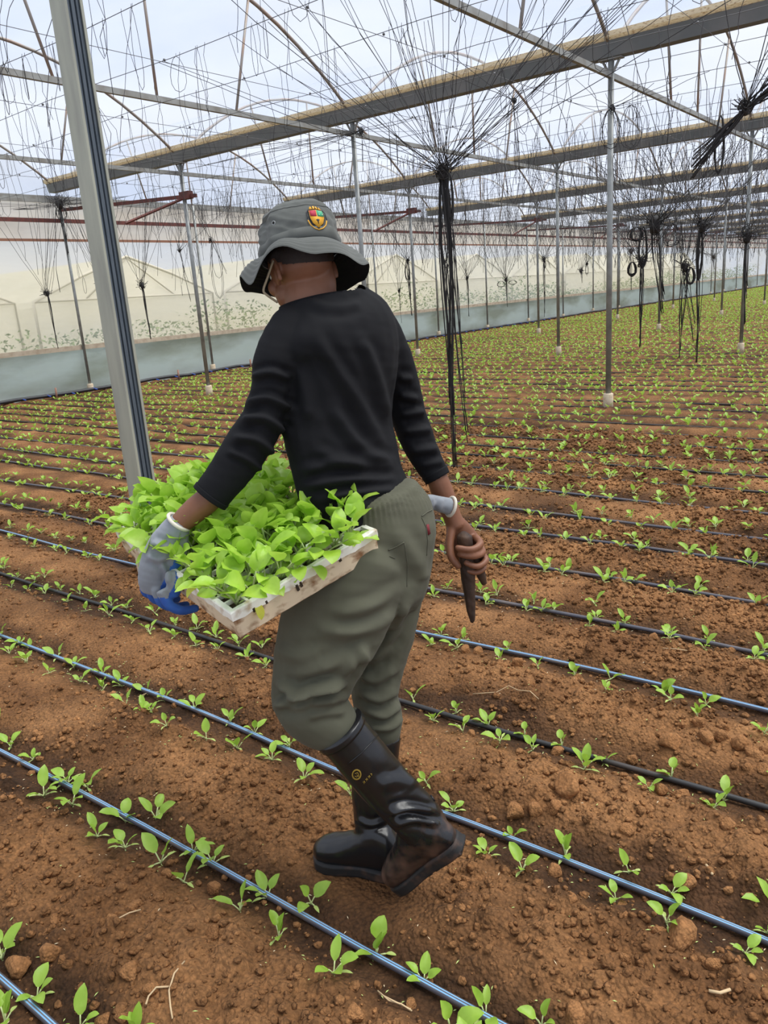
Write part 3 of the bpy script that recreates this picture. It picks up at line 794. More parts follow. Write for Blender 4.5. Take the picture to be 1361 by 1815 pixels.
stalk('dry_stalk', [[(331,1727),(314,1755),(303,1775),(305,1800),(308,1818)], [(262,1797),(266,1781),(281,1771),(303,1768)]], .0022, 'forked dry stalk on the soil near the bottom-left corner')
stalk('dry_stalk', [[(669,1753),(690,1776),(712,1786),(730,1791)], [(672,1757),(700,1782),(728,1788)]], .0018, 'pair of dry straws below the second drip hose, bottom centre')
stalk('dry_stalk', [[(252,1627),(232,1637),(211,1655)]], .002, 'short bent dry straw on bare soil in the lower left')
stalk('dry_stalk', [[(1251,1541),(1262,1560)]], .0035, 'stubby pale straw piece on the soil at lower right')
stalk('dry_stalk', [[(1255,1776),(1275,1780),(1293,1774)]], .0035, 'flat pale straw chip on the soil at the lower right edge')
stalk('dry_stalk', [[(838,1229),(856,1233),(880,1235),(902,1228),(918,1238),(940,1245),(955,1252)]], .0016, 'long thin twisting rootlet on the soil right of the knees')
stalk('dry_stalk', [[(1174,1158),(1195,1163),(1220,1166)]], .002, 'thin straight straw behind the fifth drip hose on the right')
stalk('dry_stalk', [[(243,1226),(262,1222),(280,1219)]], .0022, 'thin dry straw lying across the third drip hose on the left')
# ------------------------------------------------------------------ black twine: bundles tied up under the wires, loose hanging lengths
rt = random.Random(21)
def PXp(px, py, x):
    d = ray(px, py); return np.array([0, 0, CAM_H]) + d * (x / d[0])
def wig(a, b_, n=4, amp=.01, sag=0.):
    a = np.asarray(a, float); b_ = np.asarray(b_, float); out = []
    L = np.linalg.norm(b_ - a)
    for k in range(n + 1):
        s = k / n; p = a * (1 - s) + b_ * s
        if 0 < k < n: p = p + np.array([rt.gauss(0, 1), rt.gauss(0, 1), rt.gauss(0, .5)]) * amp * min(1, L)
        p[2] -= sag * 4 * s * (1 - s); out.append(p)
    return out
def wire_end(x, y, spread, bias=(0, 0)):
    yy = y + rt.gauss(bias[1], spread * .6)
    yy = min(WIRE_Y, key=lambda w: abs(w - yy)); return np.array([max(x + rt.gauss(bias[0], spread), WALL_X + .1), yy, WIRE_Z - .02])
def loop_pts(top, w, h, az, n=12):
    d = np.array([math.cos(az), math.sin(az), 0])
    return [np.asarray(top) + d * w * math.sin(2 * math.pi * k / n) * (.6 + .4 * (1 - math.cos(2 * math.pi * k / n)) / 2) - np.array([0, 0, h * (1 - math.cos(2 * math.pi * k / n)) / 2]) for k in range(n + 1)]
def bundle(pos, lbl, nstr, spread, tails=(), loops=(), r=.0026, knot=.036, each=False, bias=(0, 0), grey=False, tuft=0):
    pos = np.asarray(pos, float); m_ = M_twine_grey if grey else M_twine
    t = thing('twine_bundle', pos, lbl, 'twine', 'twine bundles')
    if nstr:
        f = MB()
        for k in range(nstr):
            e = wire_end(pos[0], pos[1], spread, bias)
            st = pos + np.array([rt.gauss(0, 1), rt.gauss(0, 1), rt.gauss(0, .5)]) * knot * .5
            b = MB() if each else f
            b.tube(wig(st, e, 5, .012, .03 * rt.random()), r * rt.uniform(.7, 1), 4)
            if each: b.build('strand', m_, t)
        if not each: f.build('strand_fan', m_, t)
    kb = MB(); kb.ellipsoid(pos, [(knot * .6, 0, 0), (0, knot * .6, 0), (0, 0, knot)], 8, 6)
    for k in range(9):
        az = rt.uniform(0, 6.28); c = pos + np.array([rt.gauss(0, .3), rt.gauss(0, .3), rt.gauss(0, .6)]) * knot
        d = np.array([math.cos(az), math.sin(az), 0]); w = np.array([-math.sin(az) * .5, math.cos(az) * .5, .85])
        kb.tube([c + knot * .75 * (math.cos(a) * d + math.sin(a) * w) for a in np.linspace(0, 6.28, 9)], r * 1.3, 4)
    for k in range(tuft):
        az = rt.uniform(0, 6.28); e = pos + np.array([math.cos(az), math.sin(az), rt.uniform(-.2, .9)]) * knot * rt.uniform(1.5, 3)
        kb.tube(wig(pos, e, 3, .05), r, 4)
    kb.build('knot', m_, t)
    for (dx, dy, L, n, rad, cr) in tails:
        b = MB()
        for k in range(n):
            a = rt.uniform(0, 6.28); q = rad * math.sqrt(rt.random()); LL = L * (1 - .45 * rt.random() ** 2) if k else L
            pts = []
            for s in np.linspace(0, 1, 9):
                w = q * (1 - .35 * s) * min(1, .3 + s * 4)
                pts.append(pos + np.array([math.cos(a) * w + dx * s + .012 * L * math.sin(s * 5 + a), math.sin(a) * w + dy * s, -LL * s]))
            b.tube(pts, cr * rt.uniform(.7, 1.1), 5)
        b.build('tail', m_, t)
    for (dx, w, h, n, cr) in loops:
        b = MB()
        for k in range(n):
            b.tube(loop_pts(pos + [dx, 0, -.01], w * rt.uniform(.6, 1), h * rt.uniform(.8, 1), rt.uniform(.2, 1.1)), cr, 5)
        b.build('coil', m_, t)
    return t
B1 = PY(785, 305, 4.95)
bundle(B1, 'large black twine bundle hanging right of the hat, its tail nearly touching the soil', 58, 1.15, [(-.01, 0, 2.1, 17, .032, .0042), (.09, .02, 1.9, 8, .012, .0036), (.02, 0, 1.0, 6, .05, .003)], [(.05, .03, .34, 9, .004), (.1, .12, .42, 1, .002)], .0024, .06, True, (0, .3), tuft=22)
B2 = PY(1322, 192, 4.6)
bundle(B2, 'black twine bunch slung sideways at the upper right edge', 26, .7, [(-.24, -.03, .30, 18, .03, .0036), (.22, .03, -.12, 14, .03, .0036)], [(-.12, .03, .30, 4, .003)], .0026, .035, True, (1.0, .2), tuft=10)
bundle(PY(640, 232, 9.05), 'twine gathered at the head of the post behind the hat', 26, 1.1, [(0, -.02, .5, 3, .02, .003)], (), .0024, .05, True, (-.6, -.6))
bundle(PXp(106, 362, -14.0), 'thick tangle of twine round the head of the first wall post', 26, 1.0, [(.03, 0, .9, 8, .05, .005)], [(0, .12, .3, 4, .004)], .003, .10, True, (.4, -.3), tuft=26)
bundle(PXp(84, 521, -13.3), 'small twine bunch with thin tail before the wall, leftmost', 12, .5, [(.02, 0, .95, 5, .016, .006)], (), .0036, .05, tuft=12)
bundle(PXp(181, 500, -12.6), 'twine bunch ending in a long open loop, left of the pale channel post', 15, .5, (), [(0, .07, .62, 9, .006)], .0036, .06, tuft=14)
bundle(PXp(252, 507, -13.0), 'twine bunch with one long thin tail, right of the pale channel post', 15, .5, [(.03, 0, 1.0, 8, .022, .006)], (), .0036, .06, tuft=12)
bundle(PXp(318, 445, -13.2), 'small twine knot with a thin tail, left of the second wall-side post', 9, .4, [(.02, .1, 1.0, 3, .008, .004)], (), .003, .035, tuft=10)
bundle(PXp(373, 425, -10.4), 'twine hanging in wide open loops, just left of the hat', 5, .3, [(.08, .2, .55, 2, .006, .003)], [(.06, .14, .95, 2, .0032), (.1, .1, .7, 1, .0032)], .003, .03)
bundle(PXp(722, 462, -10.9), 'twine bunch with a thick closed loop beside the post right of the person', 20, .6, [(.03, 0, 1.25, 9, .025, .006)], [(-.02, .08, .5, 8, .0055)], .003, .045)
bundle(PXp(788, 465, -12.2), 'twine bunch with curled end behind the large black bundle', 14, .6, [(0, 0, 1.55, 7, .025, .006)], [(.05, .07, .16, 5, .006)], .004, .05)
bundle(PXp(707, 515, -13.4), 'little twine bunch low before the wall, right of the shoulder', 8, .5, [(.02, 0, .9, 3, .01, .005)], (), .004, .04, tuft=6)
bundle(PXp(828, 493, -13.4), 'neat twine knot with straight tail before the green wall stain', 18, .9, [(.01, 0, 1.2, 6, .02, .007)], (), .004, .05, grey=False, tuft=6)
bundle(PXp(897, 497, -13.4), 'tree-shaped twine bunch before the bluish wall panel', 22, .9, [(.02, 0, .9, 5, .02, .007)], [(-.2, .2, .22, 3, .006), (.25, .22, .16, 3, .006)], .004, .06, tuft=12)
bundle(PXp(964, 460, -12.8), 'twine bunch with dark knot and long tail between the two slim posts', 18, .9, [(.0, 0, 2.0, 6, .03, .008)], [(.02, .05, .3, 4, .008)], .005, .08, tuft=6)
bundle(PXp(1040, 468, -13.4), 'small looped twine just left of the near right-hand post', 10, .7, [(0, 0, .5, 2, .01, .006)], [(0, .12, .45, 3, .006)], .005, .06)
bundle(PXp(646, 470, -8.4), 'frayed twine tail hanging beside the brim of the hat', 10, .5, [(.03, 0, .58, 16, .05, .003)], (), .0028, .04, tuft=6)
bundle(PY(1160, 398, 14.6), 'huge shaggy twine tangle with looping arms on the right', 26, 1.0, [(.18, 0, 1.55, 12, .10, .007)], [(-.2, .12, .75, 9, .009), (-.32, .2, .25, 6, .009), (.3, .22, .4, 4, .005)], .005, .17, tuft=34)
bundle(PY(1245, 402, 14.0), 'long thick twine hank with rope-like upper part on the right', 24, .8, [(-.02, 0, 2.35, 9, .05, .006)], [(-.03, .07, .85, 14, .008)], .005, .10, tuft=18)
bundle(PY(1214, 474, 14.8), 'twine bunch arched over with two dangling tails on the right', 10, .6, [(-.04, 0, 1.75, 9, .06, .006), (.2, 0, 1.3, 5, .05, .006)], [(.1, .12, .3, 6, .009)], .005, .09, tuft=12)
bundle(PY(1137, 462, 17.0), 'twine bunch with short side arms and long tail, left of the shaggy tangle', 16, .8, [(0, 0, 1.9, 9, .05, .008)], [(-.2, .12, .3, 6, .011)], .006, .09, tuft=10)
bundle(PY(1324, 420, 15.4), 'dark twine tuft tied to the post near the right edge', 10, .6, [(.04, 0, 1.5, 6, .05, .007)], (), .005, .12, tuft=18)
bundle(PY(1086, 190, 9.0), 'open twine coils hung round the near right-hand post', 8, .6, [(.1, 0, .5, 1, .01, .003)], [(-.02, .16, .42, 3, .0035), (.2, .16, .5, 2, .0035)], .003, .03)
bundle(PY(911, 180, 6.6), 'long loose twine loop hanging below the nearest gutter, right of centre', 4, .25, [(.03, 0, .55, 2, .006, .003)], [(-.03, .13, .95, 1, .0026)], .0026, .02)
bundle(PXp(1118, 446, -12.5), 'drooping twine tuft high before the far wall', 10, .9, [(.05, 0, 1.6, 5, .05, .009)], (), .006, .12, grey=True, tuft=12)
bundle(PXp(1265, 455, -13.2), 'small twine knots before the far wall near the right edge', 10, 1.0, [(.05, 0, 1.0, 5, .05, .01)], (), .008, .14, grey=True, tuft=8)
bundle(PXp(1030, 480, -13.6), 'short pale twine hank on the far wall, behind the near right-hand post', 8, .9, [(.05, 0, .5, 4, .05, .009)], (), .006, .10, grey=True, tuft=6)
# loose hanging lengths
cnt = 0
cand = []
while len(cand) < 250:
    y = WIRE_Y[min(int(rt.expovariate(1 / 4.5)), 15)]; x = rt.uniform(-13.6, -.18 * y + .5)
    q = PROJ(np.array([x, y, WIRE_Z - .4]))
    if not (0 < q[0] < IMG_W and 0 < q[1] < 600): continue
    cand.append((x, y))
for k, (x, y) in enumerate(cand):
    b = MB(); top = np.array([x, y + .015 * math.sin(x * .8 + WIRE_Y.index(y)), WIRE_Z - .03 * math.sin((x - WALL_X) / DX * math.pi) ** 2 + .002]); st = rt.random(); r = .0016 + .00012 * y
    if st < .22:
        b.tube([top + [0, .004, .02]] + loop_pts(top, rt.uniform(.03, .1), rt.uniform(.25, .75), rt.uniform(0, 3.1)), r, 4)
        lbl = 'thin black twine looped back up to an overhead wire'; g = 'looped twines'
    else:
        L = rt.uniform(.3, 1.5); e = top + np.array([rt.gauss(0, .16) * L, rt.gauss(0, .16) * L, -L])
        pts = [top + [0, .004, .02]] + wig(top, e, 7, .022)
        if rt.random() < .3: pts += [p + pts[-1] - np.array(top) * 0 - pts[-1] for p in loop_pts(pts[-1], .03, .22, rt.uniform(0, 3))]
        b.tube(pts, r, 4)
        lbl = 'thin black twine hanging loose from an overhead wire'; g = 'hanging twines'
    tag(b.build('hanging_twine', M_twine_grey if rt.random() < .6 else M_twine, origin=top), lbl, 'twine', g)
b = MB()
for k in range(2300):
    y = 10 + 34 * rt.random() ** 1.4; x = rt.uniform(-13.3, -.18 * y + .6); top = np.array([x, y, WIRE_Z]); L = rt.uniform(.25, 1.7)
    if rt.random() < .25: b.tube(loop_pts(top, rt.uniform(.04, .12), rt.uniform(.3, .8), rt.uniform(0, 3), 8), .003, 3)
    else: b.tube(wig(top, top + [rt.gauss(0, .22) * L, rt.gauss(0, .22) * L, -L], 5, .03), .0018 + .00013 * y, 3)
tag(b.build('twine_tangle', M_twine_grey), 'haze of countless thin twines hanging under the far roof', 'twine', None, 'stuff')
# ------------------------------------------------------------------ the person: sculpting helpers
def catmull(vals, n):
    vals = [np.asarray(v, float) for v in vals]; out = []
    for i in range(len(vals) - 1):
        p0 = vals[max(i - 1, 0)]; p1 = vals[i]; p2 = vals[i + 1]; p3 = vals[min(i + 2, len(vals) - 1)]
        for k in range(n):
            t = k / n
            out.append(.5 * ((2 * p1) + (-p0 + p2) * t + (2 * p0 - 5 * p1 + 4 * p2 - p3) * t * t + (-p0 + 3 * p1 - 3 * p2 + p3) * t ** 3))
    out.append(vals[-1]); return out
def limb(mb, st, deep=1.0, n=20, sub=4, yaw=None, grow=0.0, cap=True, dome=.55):
    """closed limb through stations (px, py, distance, half width px[, depth half m])"""
    raw = []
    for s in st:
        p = P(*s[:3]); hw = s[3] * depth(p) / FPX + grow
        raw.append(np.r_[p, hw, (s[4] + grow) if len(s) > 4 else hw * deep])
    c = catmull(raw, sub); rings = []
    for i, q in enumerate(c):
        t = nrm(c[min(i + 1, len(c) - 1)][:3] - c[max(i - 1, 0)][:3])
        v = nrm(q[:3] - np.array([0, 0, CAM_H]))
        u = nrm(np.cross(t, v)); w = nrm(np.cross(u, t))
        def ring(cc, k):
            if yaw is None:
                return [cc + k * (q[3] * math.cos(a) * u + q[4] * math.sin(a) * w) for a in [2 * math.pi * j / n for j in range(n)]]
            s_ = math.cos(yaw) * u + math.sin(yaw) * w * (1 if True else 0); f_ = -math.sin(yaw) * u + math.cos(yaw) * w
            ws = q[3] / math.sqrt(math.cos(yaw) ** 2 + (.62 * math.sin(yaw)) ** 2)
            return [cc + k * (ws * math.cos(a) * s_ + .62 * ws * math.sin(a) * f_) for a in [2 * math.pi * j / n for j in range(n)]]
        if i == 0 and cap:
            for k in (.25, .6, .87): rings.append(ring(q[:3] - t * dome * min(q[3], q[4]) * math.sqrt(1 - k * k), k))
        rings.append(ring(q[:3], 1))
        if i == len(c) - 1 and cap:
            for k in (.87, .6, .25): rings.append(ring(q[:3] + t * .55 * min(q[3], q[4]) * math.sqrt(1 - k * k), k))
    mb.rings(rings, True, True)
def fuse(mb, voxel, smooth=3, factor=.5):
    """one continuous closed surface from overlapping closed pieces"""
    me = bpy.data.meshes.new('sculpt'); me.from_pydata(mb.v, [], mb.f); me.update()
    bm = bmesh.new(); bm.from_mesh(me); bmesh.ops.recalc_face_normals(bm, faces=bm.faces); bm.to_mesh(me); bm.free()
    o = bpy.data.objects.new('sculpt', me); COL.objects.link(o)
    r = o.modifiers.new('fuse', 'REMESH'); r.mode = 'VOXEL'; r.voxel_size = voxel
    if smooth:
        s = o.modifiers.new('soften', 'SMOOTH'); s.iterations = smooth; s.factor = factor
    dg = bpy.context.evaluated_depsgraph_get(); dg.update()
    e = bpy.data.meshes.new_from_object(o.evaluated_get(dg))
    bpy.data.objects.remove(o); return e
def co_of(me):
    a = np.empty(len(me.vertices) * 3, np.float32); me.vertices.foreach_get('co', a); return a.reshape(-1, 3).astype(float)
def no_of(me):
    me.update(); a = np.empty(len(me.vertices) * 3, np.float32); me.vertices.foreach_get('normal', a); return a.reshape(-1, 3).astype(float)
def set_co(me, c): me.vertices.foreach_set('co', np.asarray(c, np.float32).reshape(-1)); me.update()
def folds(me, lines, noise=None):
    """cloth folds: (polyline in picture, width px, height m); ridge with a hollow on either side"""
    c = co_of(me); nn = no_of(me); q = PROJ(c); vd = (c - [0, 0, CAM_H]); vd /= np.linalg.norm(vd, axis=1)[:, None]
    face = np.clip(-(vd * nn).sum(1) * 2 + .3, 0, 1); d = np.zeros(len(c))
    for pl, w, h in lines:
        pl = np.array(catmull([np.array(p) for p in pl], 6)); best = np.full(len(c), 1e9); tt = np.zeros(len(c)); L = len(pl) - 1
        for i in range(L):
            a, b_ = pl[i], pl[i + 1]; ab = b_ - a; t = np.clip(((q - a) @ ab) / (ab @ ab + 1e-9), 0, 1)
            ds = np.hypot(*(q - a - t[:, None] * ab).T); mm = ds < best; best = np.where(mm, ds, best); tt = np.where(mm, (i + t) / L, tt)
        taper = np.clip(np.minimum(tt, 1 - tt) * 5 + .15, 0, 1)
        x = best / w
        d += h * taper * (np.exp(-x * x) - .55 * np.exp(-((x - 1.7) / .9) ** 2))
    d *= face * 1.9
    if noise:
        for sc, am, s in noise: d += am * (vn3(c * sc, s) - .5) * 2
    set_co(me, c + nn * d[:, None])
def finish(me, name, mats, parent, pick=None, attr=None):
    me.name = name
    c = co_of(me); me.materials.clear()
    for m_ in (mats if isinstance(mats, list) else [mats]): me.materials.append(m_)
    if pick is not None:
        fc = np.array([p.center for p in me.polygons]); fn = np.array([p.normal for p in me.polygons])
        me.polygons.foreach_set('material_index', pick(fc, fn).astype(np.int32))
    else: me.polygons.foreach_set('material_index', np.zeros(len(me.polygons), np.int32))
    if attr:
        a = me.attributes.new(attr[0], 'FLOAT', 'POINT'); a.data.foreach_set('value', attr[1](c).astype(np.float32))
    me.polygons.foreach_set('use_smooth', np.ones(len(me.polygons), bool))
    set_co(me, c - np.array(ORG[parent.name]) if parent is not None else c)
    return link(name, me, parent) if parent is not None else link(name, me, None, (0, 0, 0))
def bvh_of(me, org=(0, 0, 0)):
    c = co_of(me) + np.array(org); return BVHTree.FromPolygons([Vector(v) for v in c], [tuple(p.vertices) for p in me.polygons])
def hit(bvh, px, py, lift):
    d = Vector(nrm(ray(px, py))); h = bvh.ray_cast(Vector((0, 0, CAM_H)), d)
    if h[0] is None: return None
    n = h[1] if h[1].dot(d) < 0 else -h[1]
    return np.array(h[0] + n * lift), np.array(n)
def patch(mb, bvh, poly, lift=.0015, mat_=0, thick=.002):
    """a flat sewn or printed shape lying on the surface"""
    hs = [hit(bvh, x, y, lift) for x, y in poly]
    if any(h is None for h in hs): return
    c = hit(bvh, sum(p[0] for p in poly) / len(poly), sum(p[1] for p in poly) / len(poly), lift)
    if c is None: return
    top = [h[0] for h in hs]; bot = [h[0] - h[1] * thick for h in hs]; n = len(top)
    mb.add(top + bot + [c[0]], [(i, (i + 1) % n, 2 * n) for i in range(n)] + [(i, n + i, n + (i + 1) % n, (i + 1) % n) for i in range(n)], mat_)
def stripe(mb, bvh, pl, w, lift=.001, mat_=0, r=None):
    pts = []
    for i in range(len(pl) - 1):
        for k in range(5):
            t = k / 5; h = hit(bvh, pl[i][0] * (1 - t) + pl[i + 1][0] * t, pl[i][1] * (1 - t) + pl[i + 1][1] * t, lift)
            if h is not None: pts.append(h[0])
    h = hit(bvh, *pl[-1], lift)
    if h is not None: pts.append(h[0])
    if len(pts) > 2: mb.tube(pts, w, 5, mat_)

def cloth(name, col, col2, rough=.85, weave=900, sheen=.15, bs=.25):
    return mat(name, col, rough, 0, (7, col2, .35, .7), (weave, bs, .0008), 0, .25, sheen)
M_skin = mat('brown_skin', (.185, .075, .038), .5, 0, (14, (.23, .098, .052), .4, .7), (420, .08, .0006), 0, .4)
M_shirt = cloth('black_knit', (.0040, .0040, .0052), (.0062, .0062, .0078), .85, 1200, 0)
M_pants = cloth('olive_grey_cotton', (.084, .083, .055), (.104, .103, .071), .85, 1300, .05)
M_hat = cloth('grey_green_canvas', (.088, .092, .084), (.125, .13, .118), .9, 1500, .1)
M_hatshade = cloth('dark_hat_shade', (.012, .012, .012), (.018, .018, .018), .9, 1200, 0)  # near-black hat cloth: shade under the brim put into the colour
M_glove = cloth('grey_glove_knit', (.20, .215, .235), (.30, .32, .345), .9, 1000, .2, .4)
M_bluecoat = mat('blue_rubber_palm', (.018, .085, .36), .6, 0, (30, (.03, .13, .46), .4, .7), (300, .35, .001))
M_cuff = cloth('cream_cuff', (.60, .55, .45), (.70, .66, .56), .9, 600)
M_hair = mat('black_hair', (.020, .012, .009), .7, 0, None, (500, .8, .002))
M_eye = mat('eye_white', (.75, .72, .68), .25); M_iris = mat('dark_iris', (.02, .012, .008), .2)
def boot_material():
    m_ = mat('black_rubber', (.010, .010, .011), .30, 0, None, (90, .06, .001), 0, .5)
    nt = m_.node_tree; b = nt.nodes['Principled BSDF']
    a = nt.nodes.new('ShaderNodeAttribute'); a.attribute_name = 'mud'
    n = nt.nodes.new('ShaderNodeTexNoise'); n.inputs['Scale'].default_value = 28; n.inputs['Detail'].default_value = 7
    tc = nt.nodes.new('ShaderNodeTexCoord'); nt.links.new(tc.outputs['Object'], n.inputs['Vector'])
    ad = nt.nodes.new('ShaderNodeMath'); ad.operation = 'ADD'; nt.links.new(a.outputs['Fac'], ad.inputs[0]); nt.links.new(n.outputs['Fac'], ad.inputs[1])
    r = nt.nodes.new('ShaderNodeMapRange'); r.inputs['From Min'].default_value = .86; r.inputs['From Max'].default_value = 1.35
    nt.links.new(ad.outputs[0], r.inputs['Value'])
    mx = nt.nodes.new('ShaderNodeMix'); mx.data_type = 'RGBA'; mx.inputs[6].default_value = (.010, .010, .011, 1); mx.inputs[7].default_value = (.12, .055, .03, 1)
    nt.links.new(r.outputs['Result'], mx.inputs[0]); nt.links.new(mx.outputs[2], b.inputs['Base Color'])
    m2 = nt.nodes.new('ShaderNodeMapRange'); m2.inputs['To Min'].default_value = .27; m2.inputs['To Max'].default_value = .9
    nt.links.new(r.outputs['Result'], m2.inputs['Value']); nt.links.new(m2.outputs['Result'], b.inputs['Roughness'])
    return m_
M_boot = boot_material(); M_sole = mat('muddy_sole', (.012, .011, .011), .7, 0, (22, (.10, .048, .027), .47, .72))

# ------------------------------------------------------------------ skeleton in picture stations
ROOT = np.array([-1.13, 1.34, 0.0])
TORSO = [(560, 534, 1.845, 62), (576, 553, 1.84, 86), (592, 580, 1.835, 106), (606, 612, 1.83, 106), (612, 650, 1.825, 96), (606, 700, 1.82, 95), (602, 755, 1.815, 98), (612, 805, 1.805, 97), (622, 850, 1.795, 96), (638, 884, 1.785, 93), (648, 905, 1.785, 92)]
L_ARM = [(512, 588, 1.77, 40), (489, 640, 1.735, 40), (479, 695, 1.72, 35), (463, 748, 1.70, 38), (432, 800, 1.685, 40), (400, 846, 1.67, 36), (371, 883, 1.66, 33)]
R_ARM = [(672, 586, 1.91, 36), (697, 635, 1.935, 34), (713, 690, 1.95, 33), (724, 740, 1.955, 33), (744, 790, 1.94, 31), (776, 848, 1.92, 22)]
L_LEG = [(628, 985, 1.72, 100, .105), (604, 1060, 1.69, 100, .10), (586, 1110, 1.675, 93, .095), (569, 1155, 1.665, 83, .09), (556, 1200, 1.66, 73, .085), (551, 1240, 1.655, 68, .08), (570, 1270, 1.65, 60, .072), (597, 1292, 1.645, 47, .06)]
R_LEG = [(690, 990, 1.85, 78, .10), (684, 1060, 1.85, 66, .095), (680, 1120, 1.85, 56, .09), (668, 1180, 1.845, 48, .08), (664, 1230, 1.84, 42, .072), (676, 1275, 1.835, 38, .066), (676, 1312, 1.83, 31, .055)]
HIPS = [(654, 880, 1.785, 88, .112), (666, 918, 1.785, 102, .124), (667, 950, 1.785, 106, .13), (652, 1000, 1.785, 114, .135), (634, 1045, 1.78, 112, .125), (628, 1075, 1.775, 100, .10)]
L_SHAFT = [(599, 1291, 1.645, 47, .066), (632, 1330, 1.645, 46, .063), (665, 1370, 1.645, 45, .058), (700, 1410, 1.645, 44, .053), (735, 1445, 1.645, 44, .048), (760, 1475, 1.645, 40, .042)]
R_SHAFT = [(678, 1300, 1.83, 33, .055), (670, 1345, 1.82, 36, .057), (660, 1390, 1.81, 37, .056), (662, 1440, 1.80, 36, .05), (668, 1485, 1.79, 36, .046), (676, 1515, 1.785, 33, .04)]

# head frame
HC = P(531, 471, 1.87)
HF = nrm(-.60 * RH + .78 * FH + np.array([0, 0, -.26])); HU = nrm(np.array([0, 0, 1.0]) - HF * HF[2]); HR = np.cross(HF, HU)
def HP(r, f, u): return HC + r * HR + f * HF + u * HU

def hand_points_right():
    fg = [[(842, 952, 1.905), (851, 964, 1.868), (836, 974, 1.846), (811, 971, 1.850)],
          [(848, 966, 1.905), (855, 979, 1.868), (838, 986, 1.846), (815, 983, 1.852)],
          [(851, 979, 1.905), (861, 993, 1.872), (846, 1004, 1.850), (826, 998, 1.852)],
          [(850, 990, 1.905), (858, 1006, 1.880), (844, 1015, 1.862), (829, 1012, 1.860)]]
    th = [(800, 938, 1.905), (797, 965, 1.885), (800, 988, 1.868), (812, 1003, 1.862)]
    return fg, th
def hand_points_left():
    fg = [[(286, 1046, 1.60), (300, 1072, 1.60), (322, 1082, 1.612), (346, 1078, 1.635)],
          [(276, 1042, 1.635), (287, 1068, 1.635), (308, 1076, 1.65), (330, 1072, 1.672)],
          [(264, 1036, 1.67), (272, 1060, 1.67), (292, 1067, 1.685), (314, 1062, 1.705)],
          [(253, 1028, 1.70), (258, 1050, 1.70), (276, 1056, 1.715), (296, 1050, 1.735)]]
    th = [(306, 950, 1.68), (318, 966, 1.70), (330, 980, 1.71), (341, 990, 1.715)]
    return fg, th
def build_hand(mb, pts, r0, palm, k=1.0):
    fg, th = pts
    for i, f in enumerate(fg):
        q = catmull([P(*p) for p in f], 4); s = [1, 1, .96, .85][i]
        mb.tube(q, [r0 * k * s * (1.05 - .28 * j / (len(q) - 1)) for j in range(len(q))], 8)
        mb.ellipsoid(q[-1], np.eye(3) * r0 * k * s * .78, 8, 6)
    q = catmull([P(*p) for p in th], 4); mb.tube(q, [r0 * k * (1.25 - .35 * j / (len(q) - 1)) for j in range(len(q))], 8); mb.ellipsoid(q[-1], np.eye(3) * r0 * k * .92, 8, 6)
    limb(mb, palm, 1, 16, 4)

# ------------------------------------------------------------------ body: one continuous surface
b = MB()
limb(b, TORSO[1:-1], .8, 18, 3, yaw=.75, grow=-.02, dome=.3)
limb(b, [(545, 470, 1.87, 44, .052), (548, 500, 1.865, 48, .056), (550, 525, 1.855, 47, .058), (558, 548, 1.85, 50, .06)], 1, 18, 3)
b.ellipsoid(HP(0, -.004, .008), [.069 * HR, .084 * HF, .072 * HU], 20, 14)      # skull
b.ellipsoid(HP(0, .030, -.052), [.056 * HR, .052 * HF, .050 * HU], 16, 10)      # jaw
b.ellipsoid(HP(0, .062, -.086), [.026 * HR, .020 * HF, .018 * HU], 12, 8)       # chin
for s in (-1, 1):
    b.ellipsoid(HP(s * .036, .058, -.030), [.022 * HR, .022 * HF, .022 * HU], 12, 8)    # cheek
    b.ellipsoid(HP(s * .030, .078, .016), [.024 * HR, .009 * HF, .008 * HU], 10, 6)     # brow
    b.ellipsoid(HP(s * .014, .090, -.034), [.009 * HR, .010 * HF, .008 * HU], 8, 6)     # nostril
    e = HP(s * .072, -.012, -.018)                                                       # ear
    b.tube([e + .027 * math.cos(a) * nrm(HU + .15 * HF) * 1.1 + .016 * math.sin(a) * nrm(-HF + .35 * s * HR) for a in np.linspace(-2.6, 2.4, 13)], .0055, 6)
    b.ellipsoid(e, [.007 * HR, .014 * HF, .024 * HU], 8, 6)
b.tube([HP(0, .082, .012), HP(0, .092, -.012), HP(0, .102, -.032)], [.007, .009, .0115], 8); b.ellipsoid(HP(0, .100, -.033), np.eye(3) * .011, 8, 6)
b.ellipsoid(HP(0, .082, -.056), [.021 * HR, .010 * HF, .0055 * HU], 10, 6); b.ellipsoid(HP(0, .080, -.066), [.018 * HR, .010 * HF, .006 * HU], 10, 6)   # lips
limb(b, [(q[0], q[1], q[2], q[3] * .72) for q in L_ARM] + [(345, 905, 1.66, 23), (322, 926, 1.66, 20), (312, 940, 1.66, 19)], .95, 16, 3)
limb(b, [(q[0], q[1], q[2], q[3] * .66) for q in R_ARM[:-1]] + [(772, 842, 1.92, 19), (787, 880, 1.92, 20), (800, 912, 1.918, 16.5), (808, 932, 1.915, 17)], .95, 16, 3)
build_hand(b, hand_points_right(), .0105, [(804, 922, 1.917, 16, .016), (815, 945, 1.918, 25, .016), (826, 968, 1.917, 28, .015), (832, 990, 1.915, 24, .013)])
build_hand(b, hand_points_left(), .0105, [(316, 928, 1.66, 18, .02), (298, 965, 1.655, 26, .018), (284, 1005, 1.65, 26, .016), (274, 1035, 1.65, 20, .014)], .8)
limb(b, HIPS[1:], 1, 18, 3, grow=-.018, dome=.1)
limb(b, L_LEG, 1, 16, 3, grow=-.026); limb(b, R_LEG, 1, 16, 3, grow=-.022)
limb(b, L_SHAFT, 1, 16, 3, grow=-.014); limb(b, R_SHAFT, 1, 16, 3, grow=-.014)
